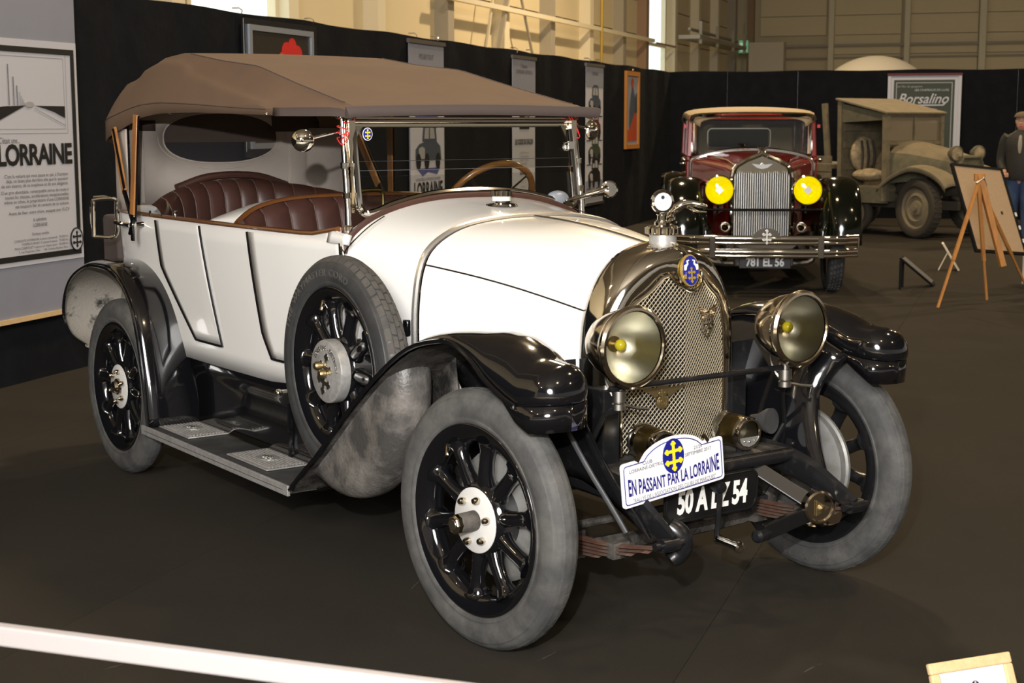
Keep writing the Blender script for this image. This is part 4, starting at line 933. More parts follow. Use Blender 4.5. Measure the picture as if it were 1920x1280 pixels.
rail = cr([V(-1.80, -.628, 1.214), V(-1.90, -.630, 1.214), V(-1.965, -.622, 1.219)]+[deckfront(u)+V(-.012, 0, .006) for u in np.linspace(.05, .95, 17)]+[V(-1.965, .622, 1.219), V(-1.90, .630, 1.214), V(-1.80, .628, 1.214)], 70)
obj('seat_rail', G().tube(rail, .009, 8, sx=1.5, sz=.6), 'bead_wood', car, label='polished wooden rail capping the front seat back')
rows = []
for i, u in enumerate(np.linspace(0, 1, 31)):
    a = (u-.5)*2; e = abs(a); f = deckfront(u)-V(.02, 0, 0) if 0 < i < 30 else V(-1.985, a*.615, 1.208)
    f = V(f[0], a*.61, f[2]-(.002)); b = V(-2.31+.08*e**3, a*.640, 1.283-.078*e**3); c = []
    for v in np.linspace(0, 1, 9): p = f*(1-v)+b*v; p = p+V(0, 0, .012*math.sin(PI*v)*(1-e**4)); c.append(p)
    c.append(b-V(.004, 0, .12)); rows.append(c)
obj('seat_deck', G().grid(rows), 'white_paint', car, sol=(.01, 0), label='white coachwork deck behind the front seat')
obj('deck_strap_box', G().box((-2.42, -.22, 1.19), (.09, .34, .10)), 'leather', car, bev=.02)
def rf(u, v):
    a = (u-.5)*2; e = abs(a); ang = a*1.18; x = -3.38+.36*(e**2.4); y = a*.60; top = 1.345-.095*e**1.9
    n_ = V(1, -a*.8, .0); n_ /= np.linalg.norm(n_)
    if v < .35: t = v/.35; off = -.09*(1-math.sin(t*PI/2)); z = top-.11*(1-math.cos(t*PI/2))
    else: t = (v-.35)/.65; off = .05*t; z = top-.11-.38*t
    return V(x, y, z)+V(n_[0]*(off+.14), n_[1]*(off+.14), 0)*V(1, .6, 1), V(n_[0]*.8, n_[1]*.8, .35*(1-v))
rs_ = obj('rear_seat', G().box((-2.95, 0, .86), (.52, 1.10, .16)), 'leather', car, bev=.03); pleats(rs_, 'pleat', rf, 12)
obj('folded_cushion', G().tube(cr([V(-3.34, -.30, 1.31), V(-3.34, -.12, 1.362), V(-3.34, .12, 1.362), V(-3.34, .30, 1.31)], 14), .028, 10, sx=1, sz=.7), 'leather', rs_)
# body top fittings on the right rear
g = G()
for x in (-2.83, -2.69): g.tube([V(x, -.648, 1.205), V(x, -.648, 1.232)], .005, 6)
g.lathe([(.012, 0), (.006, .01), (.009, .02), (.006, .028), (.012, .034), (.012, .04), (0, .042)], V(-2.56, -.640, 1.205), (0, 0, 1), 12)
obj('hood_stud', g, 'chrome', car)
# ---------------------------------------------------------------- folding hood (canopy)
# stations: x, crease half width, crease z, crown, edge half width, edge z, hem drop
ST_ = [(-1.115, .535, 1.675, .000, .555, 1.662, .022), (-1.16, .530, 1.695, .004, .560, 1.675, .022), (-1.235, .526, 1.705, .008, .572, 1.680, .026),
       (-1.62, .510, 1.780, .006, .610, 1.682, .026), (-1.994, .495, 1.859, .006, .622, 1.695, .030), (-2.36, .490, 1.893, .008, .628, 1.712, .040), (-2.724, .494, 1.940, .006, .630, 1.722, .052),
       (-2.93, .505, 1.925, .008, .632, 1.715, .062), (-3.10, .515, 1.880, .012, .634, 1.695, .078), (-3.24, .525, 1.832, .014, .634, 1.672, .085), (-3.36, .525, 1.815, .012, .630, 1.655, .092), (-3.45, .510, 1.795, .010, .612, 1.640, .100), (-3.53, .465, 1.755, .006, .555, 1.625, .100), (-3.575, .38, 1.715, .003, .44, 1.625, .100)]
xs_ = [s_[0] for s_ in ST_]; NX = list(np.linspace(-1.115, -1.235, 5))+list(np.linspace(-1.3, -3.2, 30))+list(np.linspace(-3.25, -3.575, 9))
def sta(x): return [float(np.interp(-x, [-a for a in xs_], [s_[k] for s_ in ST_])) for k in range(1, 7)]
rows = []; hemr = []; hems = []
for x in NX:
    hwc, zc, cr_, hwe, ze, hem = sta(x); half = []
    for t in np.linspace(1, 0, 7): half.append(V(x, -hwc*t, zc+cr_*(1-t*t)))
    sd = [V(x, -(hwe+(hwc-hwe)*t), ze+(zc-ze)*t+.012*math.sin(PI*t)*(1 if x < -2.6 else -.3)+.016*math.exp(-((t-(-x-1.66)/1.7)/.14)**2)*(1 if -3.2 < x < -1.7 else 0)) for t in np.linspace(0, .92, 12)]
    r = [V(x, -hwe-.002, ze-hem)]+sd+half; rows.append(r+[V(p[0], -p[1], p[2]) for p in r[::-1][1:]]); hemr.append(V(x, -hwe-.003, ze-hem*.5))
xb, (hwc, zc, cr_, hwe, ze, hem) = NX[-1], sta(NX[-1])
hd_ = obj('folding_hood', G().grid(rows), 'canvas', car, sol=(.006, -1), ang=24, label='raised brown canvas hood')
# rear closing flap of the hood
bk = [V(p[0], p[1], p[2]) for p in rows[-1]]; bm = len(bk)
obj('hood_back', G().grid([bk, [V(-3.60, p[1]*.97, min(p[2]-.02, 1.68)) for p in bk], [V(-3.61, p[1]*.97, 1.60) for p in bk], [V(-3.60, p[1]*.97, 1.53) for p in bk]]), 'canvas', hd_)
for sg in (-1, 1):
    rr = []
    for x in [q for q in NX if -1.66 <= q <= -1.1]:
        hwc, zc, cr_, hwe, ze, hem = sta(x); rr.append([V(x, sg*(hwe+.004), ze+.004), V(x, sg*(hwe+.007), ze-hem-.003), V(x, sg*(hwe-.004), ze-hem-.003)])
    obj('hood_binding', G().grid(rr if sg < 0 else rr[::-1]), 'canvas_trim', hd_, sol=(.003, 1))
    obj('hem_line', G().tube([V(x, sg*(sta(x)[3]+.003), sta(x)[4]-.004) for x in NX if x < -1.66], .0016, 4), 'canvas_trim', hd_)
fr_ = [V(-1.108, -.560, 1.660), V(-1.10, -.53, 1.668), V(-1.098, 0, 1.676), V(-1.10, .53, 1.668), V(-1.108, .560, 1.660)]
obj('hood_front_roll', G().tube(cr(fr_, 20), .021, 10, sx=.8, sz=1), 'canvas_trim', hd_)
for sg in (-1, 1): obj('hood_seam', G().tube([V(x, sg*(sta(x)[0]+.001), sta(x)[1]+.001) for x in NX if -2.73 <= x <= -1.2], .0024, 5), 'canvas_trim', hd_)
obj('hood_stud', G().sphere(V(-1.66, -.625, 1.660), .008, 6).sphere(V(-1.095, -.18, 1.67), .005, 6), 'chrome', hd_)
# rear curtain with oval window
cp_ = cr([V(-3.16, -.618, 0), V(-3.30, -.610, 0), V(-3.42, -.575, 0), V(-3.50, -.50, 0), V(-3.53, -.38, 0), V(-3.54, 0, 0), V(-3.53, .38, 0), V(-3.50, .50, 0), V(-3.42, .575, 0), V(-3.30, .610, 0), V(-3.16, .618, 0)], 61)
WC = (.030, 1.552, .315, .128)
ins = lambda y, z: ((y-WC[0])/WC[2])**2+((z-WC[1])/WC[3])**2
lower = [p for p in cp_]
g = G(); zs = lambda y, v: 1.23+(1.60+.085*max(0, 1-(y/.45)**2)**.5-1.23)*v
ri = []
NY = 64
# front-facing panel between y=-.5..5 built as rings around the oval, side returns as grids
ring_o = []; ring_i = []
for k in range(NY):
    a = 2*PI*k/NY; c_, s_ = math.cos(a), math.sin(a); m_ = max(abs(c_)/.50, abs(s_)/(.33 if s_ < 0 else .145)); oy = WC[0]+c_/m_; oz = WC[1]+s_/m_; oz = min(oz, 1.60+.10*max(0, 1-(oy/.5)**2)**.5)
    ring_o.append((oy, oz)); ring_i.append((WC[0]+WC[2]*math.copysign(abs(c_)**.86, c_), WC[1]+WC[3]*math.copysign(abs(s_)**.86, s_)))
def cx(y): return -3.54+.04*(abs(y)/.5)**3
def R3(rg, dx=0): return [V(cx(y)+dx, y, z) for y, z in rg]
mid = [((a[0]+b[0])/2, (a[1]+b[1])/2) for a, b in zip(ring_i, ring_o)]
cu = obj('rear_curtain', G().grid([R3(ring_i), R3(mid), R3(ring_o)], False, True), 'canvas_grey', car, sol=(.004, 0), label='grey cloth rear curtain with oval window')
for sg in (-1, 1):
    sd = [p for p in cp_ if sg*p[1] >= .49]; sd = sd if sg > 0 else sd
    obj('curtain_side', G().grid([[V(p[0], p[1], z) for z in np.linspace(1.21, 1.60, 5)] for p in sd]), 'canvas_grey', cu, sol=(.004, 0))
    obj('curtain_fold', G().tube([V(cx(.40)+.006, sg*.40, z) for z in (1.23, 1.4, 1.60)], .003, 5).box(V(cx(.40)+.004, sg*.425, 1.42), (.003, .045, .37)), 'canvas_hem', cu, smooth=False)
obj('window_hem', G().tube([p+V(.006, 0, 0) for p in R3([(WC[0]+(WC[2]+.03)*math.cos(a), WC[1]+(WC[3]+.03)*math.sin(a)) for a in np.linspace(PI*.98, 2.02*PI, 40)])], .0018, 5), 'canvas_hem', cu)
obj('window_edge', G().tube([p+V(.004, 0, 0) for p in R3(ring_i)], .004, 6, True), 'canvas_hem', cu)
obj('rear_window', G().add(R3(ring_i, .002), [tuple(range(NY))]), 'celluloid', cu, smooth=False)
obj('curtain_header', G().grid([[V(-3.49, y, z) for z in (1.582, 1.66, 1.74)] for y in np.linspace(.30, .60, 5)]), 'canvas_dark', cu, sol=(.003, 0)); obj('curtain_header', G().grid([[V(-3.49, y, z) for z in (1.59, 1.62, 1.64)] for y in np.linspace(-.46, -.34, 5)]), 'canvas_dark', cu, sol=(.003, 0))
# bows and irons
for sg in (-1, 1):
    pv = V(-2.935, sg*.690, 1.165)
    hb_ = obj('hood_bow', G().beam(V(-2.905, sg*.668, 1.66), pv+V(0, 0, .03), .012, .032, up=(1, 0, 0)) if 0 else G().beam(V(-2.905, sg*.668, 1.665), pv+V(0, -sg*.0, .045), .048, .014, up=(0, 1, 0)), 'wood', car, bev=.003, label='ash wood hood slat')
    obj('bow_iron', G().tube([V(-2.872, sg*.670, 1.66), V(-2.905, sg*.688, 1.18)], .005, 6).beam(V(-2.913, sg*.693, 1.20), V(-2.95, sg*.70, 1.12), .016, .012), 'seam', hb_)
    h2 = obj('hood_bow', G().beam(V(-3.235, sg*.650, 1.60), V(-3.05, sg*.680, 1.31), .046, .014, up=(0, 1, 0)), 'wood', car, bev=.003, label='ash wood hood slat')
    obj('bow_iron', G().tube([V(-3.215, sg*.662, 1.60), V(-3.03, sg*.69, 1.33)], .006, 6).beam(V(-3.05, sg*.683, 1.32), pv+V(0, 0, .01), .022, .012, up=(0, 1, 0)), 'seam', h2)
    obj('hood_pivot', G().sphere(pv, .017, 8).tube([pv, pv-V(.0, sg*.04, 0), pv-V(0, sg*.06, 0)], [.009, .012, .018], 10), 'chrome', hb_)
    obj('pivot_tail', G().beam(pv-V(0, -sg*.004, .01), pv+V(0, sg*.004, -.075), .03, .01, up=(0, 1, 0)), 'seam', hb_, bev=.003)
for x, hz in ((-2.0, 1.845), (-2.724, 1.925), (-3.34, 1.80)): obj('cross_bow', G().tube(cr([V(x, -.585, 1.67), V(x, -.50, hz-.10), V(x, -.42, hz-.035), V(x, .42, hz-.035), V(x, .50, hz-.10), V(x, .585, 1.67)], 24), .014, 8), 'wood', car)
# chrome hood rest bracket at the right rear corner
bx_, by_ = V(.575, .818, .0), V(0, 0, 1); bo = V(-3.262, -.702, 1.180); P_ = [(-.055, -.09), (.05, -.082), (.056, .04), (.05, .09), (-.045, .085), (-.052, .06)]
gg = G().tube(cr([bo+bx_*a+by_*b for a, b in P_+P_[:1]], 40), .009, 8).tube([bo+bx_*.05+by_*-.02, V(-3.10, -.64, 1.15)], .011, 8).tube([bo+bx_*a+by_*b for a, b in ((-.07, .075), (-.07, -.02), (-.065, -.05))], .006, 6).tube([bo+bx_*a+by_*b for a, b in ((-.05, .098), (.0, .102), (.04, .092))], .008, 6)
obj('hood_rest', gg, 'chrome', car, label='chrome loop bracket at the rear corner')
obj('rear_spare_cover', G().lathe([(0, -.09), (.25, -.09), (.30, -.06), (.30, .06), (.25, .09), (0, .09)], (-3.78, -.05, .93), (1, 0, 0), 36), 'canvas_dark', car, label='brown cover behind the body')
obj('trunk_flap', G().box((-3.80, -.25, .98), (.22, .46, .36)), 'canvas_trim', car, bev=.02)
# ---------------------------------------------------------------- lamps
def headlamp(y):
    c = V(.262, y, .947); ax = V(1, .0, .0); ax /= np.linalg.norm(ax)
    prof = [(0, -.175), (.035, -.172), (.062, -.155), (.088, -.12), (.108, -.07), (.116, -.03), (.117, -.012), (.125, -.010), (.129, -.002), (.129, .008), (.122, .016), (.114, .017), (.110, .012)]
    hl_ = obj('headlamp', G().lathe([tuple(p) for p in prof], c, ax, 48), 'nickel', car, ang=30)
    obj('reflector', G().lathe([(.110, .006), (.103, -.02), (.085, -.06), (.055, -.10), (.025, -.125), (.012, -.13), (0, -.13)], c, ax, 40), 'silver', hl_)
    obj('bulb', G().sphere(c+V(-.055, 0, 0), .019, 10), 'bulb', hl_); obj('bulb_holder', G().tube([c+V(-.13, 0, 0), c+V(-.068, 0, 0)], .011, 10).tube([c+V(-.09, 0, 0), c+V(-.085, 0, 0)], .025, 14), 'cream_wood' if 0 else 'gilt', hl_)
    obj('lens', G().lathe([(.111, .010), (.075, .016), (.035, .019), (.0, .020)], c, ax, 40), 'lens', hl_)
    obj('rim_groove', G().lathe([(.1185, -.014), (.1205, -.018), (.1185, -.022)], c, ax, 48), 'chrome', hl_)
    st2 = V(.20, y-.005*0, .80); obj('lamp_stem', G().lathe([(.014, .03), (.014, .005), (.022, .003), (.022, -.03), (.016, -.034), (.022, -.038), (.022, -.056), (0, -.058)], st2, (0, 0, 1), 14), 'steel', hl_)
    obj('lamp_cable', G().tube(cr([c+V(-.13, -.0, -.06), c+V(-.15, .02, -.13), c+V(-.12, .04, -.19), c+V(-.05, .05, -.20), c+V(0, .07, -.20)], 16), .005, 6), 'steel', hl_)
    obj('lamp_bracket', G().tube([st2+V(-.0, 0, -.05), V(.16, y*1.08, .72), V(.13, y*1.2, .60), V(.12, math.copysign(.38, y), .52)], [.012, .009, .009, .012], 8), 'plate_black', hl_)
headlamp(-.360); headlamp(.360)
obj('lamp_tie_bar', G().tube([V(.205, -.40, .812), V(.205, .34, .812)], .0095, 8), 'black_worn', car, label='black bar joining the headlamps')
def fog(y):
    c = V(.200, y, .605); f_ = obj('spot_lamp', G().lathe([(0, -.10), (.048, -.098), (.053, -.09), (.053, -.01), (.050, 0)], c, (1, 0, -.06), 32), 'brass', car, label='brass spot lamp with polished rims')
    obj('rear_rim', G().lathe([(.050, -.112), (.056, -.105), (.058, -.085), (.054, -.075)], c, (1, 0, -.06), 32), 'chrome', f_)
    obj('front_rim', G().lathe([(.053, -.008), (.057, -.006), (.057, .010), (.052, .018), (.045, .018), (.045, .012)], c, (1, 0, -.06), 32), 'chrome', f_)
    obj('lens', G().lathe([(.045, .010), (0, .012)], c, (1, 0, -.06), 30), 'lens', f_); obj('reflector', G().lathe([(.045, .006), (.03, -.03), (0, -.045)], c, (1, 0, -.06), 30), 'silver', f_)
    ux_ = V(0, 1, 0); k_ = [(-.045, -.012), (.045, -.012), (.040, -.024), (.025, -.038), (0, -.045), (-.025, -.038), (-.040, -.024)]
    obj('lens_mask', G().prism(k_, .003, c+V(.014, 0, 0), (0, 1, 0), (0, 0, 1)), 'drum', f_, smooth=False); obj('mask_screw', G().sphere(c+V(.017, -.022, -.024), .0035, 6).sphere(c+V(.017, .022, -.024), .0035, 6).sphere(c+V(.017, 0, -.027), .005, 6), 'chrome', f_)
    obj('lamp_foot', G().tube([c+V(-.03, 0, -.05), c+V(-.03, 0, -.10)], .012, 8), 'black_worn', f_)
fog(-.185); fog(.185)
obj('horn_trumpet', G().lathe([(.0, -.04), (.02, -.04), (.025, .0), (.03, .0), (.032, .012), (.036, .012), (.038, .024), (.042, .024), (.044, .04), (0, .04)], (.13, .325, .62), (1, .2, .1), 24), 'rubber_dark', car)
# ---------------------------------------------------------------- chassis, springs, axle
for sg in (-1, 1):
    rl = cr([V(-2.6, sg*.37, .50), V(-.5, sg*.37, .50), V(.10, sg*.37, .50), V(.28, sg*.375, .475), V(.42, sg*.385, .425), V(.50, sg*.39, .395)], 22)
    cf = obj('chassis_rail', G().tube(rl, [.045]*14+[.042, .040, .036, .033, .030, .027, .024, .02], 8, sx=.55, sz=1.1), 'black_worn', car, ang=30)
    obj('spring_eye', G().lathe([(0, -.055), (.012, -.055), (.012, -.03), (.022, -.03), (.022, .03), (.012, .03), (.012, .055), (0, .055)], V(.49, sg*.40, .385), (0, 1, 0), 16), 'black_worn', cf)
    sp = obj('leaf_spring', G().tube(cr([V(.50, sg*.405, .375), V(.25, sg*.405, .329), V(0, sg*.405, .312), V(-.25, sg*.405, .329), V(-.48, sg*.405, .375)], 14), .020, 4, sx=1.35, sz=.35), 'rust', car, smooth=False, label='rust-brown front leaf spring')
    for k, L_ in enumerate((.40, .32, .24, .16)):
        z0 = .312-.011*(k+1); obj('leaf', G().tube([V(a*L_, sg*.405, z0+.27*a*a*L_*L_) for a in np.linspace(1, -1, 9)], .020, 4, sx=1.3, sz=.36), 'rust', sp, smooth=False)
    obj('spring_clamp', G().box((0, sg*.405, .285), (.11, .06, .09)), 'grime', sp, smooth=False); obj('leaf_clip', G().box((.26, sg*.405, .318), (.03, .065, .05)), 'grime', sp, smooth=False)
    dl_ = V(.205, sg*.315, .455); da = obj('friction_damper', G().lathe([(0, -.02), (.050, -.02), (.056, -.014), (.056, .014), (.050, .02), (.046, .02), (.044, .012), (0, .012)], V(.31, sg*.385, .375)+V(.09, -.06 if sg > 0 else .06, 0), (1, -.35*sg, 0), 30), 'nickel', car) if sg > 0 else None
    if da:
        dc = V(.40, .325, .375)
        obj('damper_star', G().prism(disc(3, .030, .030), .006, dc+V(.016, -.006, 0), (.3, 1, 0), (0, 0, 1)).lathe([(0, .012), (.012, .012), (.012, .026), (0, .03)], dc, (1, -.35, 0), 12), 'gilt', da, smooth=False)
        obj('damper_arm', G().beam(dc-V(.02, 0, 0), V(.20, .20, .50), .05, .02, up=(1, 0, 0)).beam(dc-V(.02, 0, .02), V(.36, .12, .31), .055, .02, up=(1, 0, 0)), 'plate_black', da, bev=.004, smooth=False)
        obj('arm_joint', G().lathe([(0, -.03), (.022, -.03), (.022, .03), (.012, .04), (0, .04)], V(.36, .11, .305), (.3, -1, 0), 16), 'black_worn', da)
ax_ = obj('front_axle', G().tube(cr([V(0, -.64, .40), V(0, -.56, .36), V(0, -.46, .272), V(0, -.3, .25), V(0, .3, .25), V(0, .46, .272), V(0, .56, .36), V(0, .64, .40)], 26), .026, 8, sx=.8, sz=1.1), 'grime', car, label='grimy beam front axle')
obj('track_rod', G().tube([V(-.13, -.58, .29), V(-.13, .58, .29)], .014, 8), 'grime', ax_)
for sg in (-1, 1): obj('stub_axle', G().tube([V(0, sg*.52, .40), V(0, sg*.70, .411)], .035, 12), 'grime', ax_)
obj('rear_axle', G().tube([V(-2.986, -.66, .411), V(-2.986, -.2, .411), V(-2.986, 0, .411), V(-2.986, .2, .411), V(-2.986, .66, .411)], [.04, .05, .13, .05, .04], 14), 'grime', car)
obj('front_crossbar', G().tube([V(.225, -.37, .515), V(.225, .37, .515)], .024, 12), 'black_worn', car)
obj('radiator_tray', G().box((.10, 0, .53), (.26, .74, .012)).box((.02, 0, .50), (.06, .72, .05)), 'grime', car, bev=.004, smooth=False)
obj('engine_sump', G().lathe([(0, -.55), (.16, -.5), (.18, -.1), (.14, .1), (0, .12)], (-.55, 0, .45), (1, 0, 0), 20), 'grime', car)
obj('exhaust_pipe', G().tube([V(-.4, -.2, .40), V(-3.4, -.25, .36)], .03, 10), 'rust', car)
ck = obj('plate_cradle', G().beam(V(.215, .12, .53), V(.228, .12, .42), .03, .006, up=(1, 0, 0)), 'black_worn', car)
for sg in (-1,):
    obj('horn_knuckle', G().tube(cr([V(.44, -.36, .425), V(.47, -.33, .39), V(.46, -.33, .345), V(.45, -.36, .32)], 10), [.030, .034, .034, .034, .033, .033, .032, .03, .028, .024], 10), 'black_worn', car)
# crank handle
ch = obj('crank_handle', G().tube(cr([V(.10, .0, .462), V(.24, .0, .462), V(.270, .0, .458), V(.277, .0, .43), V(.270, -.003, .30), V(.273, -.003, .287)], 22), .009, 8), 'black_worn', car, label='starting crank with polished grip')
obj('crank_boss', G().lathe([(0, -.02), (.020, -.02), (.022, .02), (.016, .03), (0, .032)], V(.262, 0, .462), (1, 0, 0), 16), 'black_worn', ch)
obj('grip', G().lathe([(0, -.004), (.014, -.004), (.017, .004), (.015, .012), (.015, .09), (.019, .094), (.019, .104), (.012, .108), (0, .106)], V(.274, -.003, .289), (1, 0, -.05), 18), 'chrome', ch)
# registration plate
lp = V(.236, .003, .425); lx = V(-.0, 1, .0); lz = V(.06, 0, 1); lz /= np.linalg.norm(lz); hwP, hhP, rP = .205, .072, .045
def rrect(w2, h2, r, n_=6):
    o_ = []
    for (sx_1, sy_1, a0) in ((1, 1, 0), (-1, 1, PI/2), (-1, -1, PI), (1, -1, 3*PI/2)):
        for k in range(n_+1): a = a0+k*PI/2/n_; o_.append((sx_1*(w2-r)+r*math.cos(a), sy_1*(h2-r)+r*math.sin(a)))
    return o_
pl_ = obj('registration_plate', G().prism(rrect(hwP, hhP, rP), .008, lp, lx, lz), 'plate_black', car, bev=.002, smooth=False)
obj('plate_border', G().tube([lp+V(.005, 0, 0)+lx*a+lz*b for a, b in rrect(hwP-.008, hhP-.008, rP-.006)], .0025, 5, True), 'plate_black', pl_)
text('registration_number', '50 A LZ 54', .108, lp+V(.006, 0, 0)-lz*.006, lx, lz, 'white_letter', pl_, bold=.004, xs=.62, depth=.0008, space=.98)
# rally plaque
bl_, br_, tl_, tr_ = (V(.36, a, b) for a, b in ((-.470, .470), (-.060, .512), (-.486, .626), (-.088, .648)))
pu = (br_-bl_); W_ = np.linalg.norm(pu); pu /= W_; pv_ = (tl_-bl_); pv_ = pv_-(pv_@pu)*pu; H_ = .148; pv_ /= np.linalg.norm(pv_); pc = (bl_+br_)/2+pv_*H_/2; pn = np.cross(pu, pv_)
pm_ = obj  # shape with humped top
def plq(w2, h2, hump, r):
    o_ = []
    for sx_1, a0 in ((-1, PI), (1, 3*PI/2)):
        for k in range(5): a = a0+k*PI/8; o_.append((sx_1*(w2-r)+r*math.cos(a), -(h2-r)+r*math.sin(a)))
    for k in range(5): a = k*PI/8; o_.append(((w2-r)+r*math.cos(a), (h2-r)+r*math.sin(a)))
    for k in range(15): t = 1-2*k/14; o_.append((t*w2*.60, h2+hump*math.sqrt(max(0, 1-(t*.93)**2))-hump*.36+.0))
    for k in range(5): a = PI/2+k*PI/8; o_.append((-(w2-r)+r*math.cos(a), (h2-r)+r*math.sin(a)))
    return o_
h2 = .070; W2 = W_/2
pq = obj('rally_plaque', G().prism(plq(W2, h2, .068, .012), .007, pc, pu, pv_), 'plaque_white', car, bev=.0015, smooth=False, label='white rally plaque with blue oval and yellow cross')
obj('plaque_line', G().tube([pc+pn*.0045+pu*a+pv_*b for a, b in plq(W2-.010, h2-.010, .066, .010)], .0016, 4, True), 'ink_blue', pq)
def T(body, size, a, b, m, **k): return text('plaque_text', body, size, pc+pn*.005+pu*a+pv_*b, pu, pv_, m, pq, **k)
T('CLUB\nLORRAINE-DIETRICH', .0155, -W2*.50, .048, 'ink', xs=1.0); T('21/24\nSEPTEMBRE 2017', .0155, W2*.49, .050, 'ink', xs=.95)
def bend(x, y, z): t = abs(x)/W2; return (x, (y-.0)*(1+.55*t*t)-.016*1+.0+.012*t*t-.004, z)
T('EN PASSANT PAR LA LORRAINE', .052, 0, .0, 'ink_blue', bold=.0012, xs=.50, warp=bend, space=1.0); T('"RALLYE DE L\'ASSOCIATION DES CLUBS DE MARQUES"', .0185, .0, -.052, 'ink_soft', xs=.74)
ov = obj('plaque_oval', G().prism(disc(32, .042, .055), .003, pc+pn*.005+pv_*.052, pu, pv_), 'blue', pq); g = G(); cross_geo(g, pc+pn*.0075+pv_*.052, pu, pv_, .092, .003, w=.62); obj('plaque_cross', g, 'yellow', ov, smooth=False)
obj('plaque_clip', G().box(pc-pu*.135+pv_*.078+pn*.003, (.008, .03, .012), ux=pn, uy=pu*.6+pv_*.8, uz=pv_*.6-pu*.8).box(pc+pu*.135+pv_*.078+pn*.003, (.008, .03, .012), ux=pn, uy=pu*.6-pv_*.8, uz=pv_*.6+pu*.8), 'nickel', pq, smooth=False)
obj('plaque_stay', G().tube([pc-pn*.004+pu*.1, V(.22, -.1, .515)], .007, 6).tube([pc-pn*.004-pu*.1, V(.22, -.3, .515)], .007, 6), 'black_worn', pq)
# ================================================================ framed sign on the floor, bottom right
e_ = V(.972, .235, 0)*0
sa, sb = V(1.452, -.394, .30), V(1.510, -.154, .30); su = (sb-sa)/np.linalg.norm(sb-sa); sn = np.cross(su, ZZ); sd_ = V(0, 0, -.30)+sn*.14; sl = np.linalg.norm(sd_); sd_ /= sl; sv = -sd_; so = (sa+sb)/2; sw_ = np.linalg.norm(sb-sa)
sg_ = thing('table_sign', 'small pale wood framed sign with blue oval, in the bottom right corner', 'sign')
nn_ = np.cross(su, sv)
def SP2(a, b, c=0): return so+su*a+sd_*b+nn_*c
g = G()
g.box(SP2(0, .014), (sw_, .028, .016), ux=su, uy=sd_, uz=nn_).box(SP2(0, sl-.014), (sw_, .028, .016), ux=su, uy=sd_, uz=nn_)
for s_ in (-1, 1): g.box(SP2(s_*(sw_/2-.013), sl/2), (.026, sl-.056, .016), ux=su, uy=sd_, uz=nn_)
obj('frame', g, 'pale_wood', sg_, bev=.004, smooth=False); obj('sheet', G().box(SP2(0, sl/2, -.002), (sw_-.05, sl-.05, .004), ux=su, uy=sd_, uz=nn_), 'plaque_white', sg_, smooth=False)
ov = obj('sign_oval', G().prism(disc(24, .0125, .0155), .001, SP2(.003, .072, .002), su, sv), 'blue', sg_); g = G(); cross_geo(g, SP2(.003, .072, .0032), su, sv, .027, .001); obj('sign_cross', g, 'yellow', ov, smooth=False)
for i, t in enumerate(('LORRAINE-DIETRICH', 'Torpédo 15 CV', '6 cylindres')): text('sign_text', t, .020-.002*i, SP2(0, .125+.035*i, .002), su, sv, 'ink', sg_)
obj('strut', G().beam(SP2(0, .05, -.01), V(*(so-sn*.09+V(0, 0, -.30))), .02, .006), 'pale_wood', sg_, smooth=False)
# ================================================================ red saloon
hr = math.radians(-39.8); rc_ = thing('red_saloon', 'maroon vintage saloon with yellow headlamps and chrome bumper, behind the white car', 'car', (-6.991, 7.262, 0), hr)
def P2(p, s): return [V(a, s*b, c) for a, b, c in p]
def rsec(x, hw_, zb, zs, zt, n_=9):            # half section: side then arched top
    h = [V(x, -hw_*.98, zb), V(x, -hw_, (zb+zs)/2), V(x, -hw_, zs)]+[V(x, -hw_*math.cos(t), zs+(zt-zs)*math.sin(t)) for t in np.linspace(.22, PI/2, n_)]
    return h+[V(p[0], -p[1], p[2]) for p in h[::-1][1:]]
rows = [rsec(x, h, .50, zs, zt) for x, h, zs, zt in ((.02, .285, 1.10, 1.27), (-.3, .345, 1.14, 1.30), (-.7, .45, 1.17, 1.32), (-1.0, .54, 1.19, 1.335), (-1.2, .61, 1.19, 1.34), (-1.36, .645, 1.20, 1.345))]
obj('bonnet', G().grid(rows), 'maroon', rc_)
for s_ in (-1, 1):
    obj('bonnet_bead', G().tube([V(x, s_*h*.83, z) for x, h, z in ((0, .29, 1.205), (-.4, .37, 1.255), (-.8, .47, 1.27), (-1.1, .57, 1.285))], .010, 6), 'chrome', rc_)
    g = G()
    for k in range(16): g.box((-.25-.055*k, s_*(.36+.0165*k), .90), (.02, .02, .30))
    stuff(obj('bonnet_louvres', g, 'maroon', rc_, smooth=False))
obj('cowl_bead', G().tube(rsec(-1.32, .645, .52, 1.20, 1.35)[1:-1], .014, 6), 'chrome', rc_)
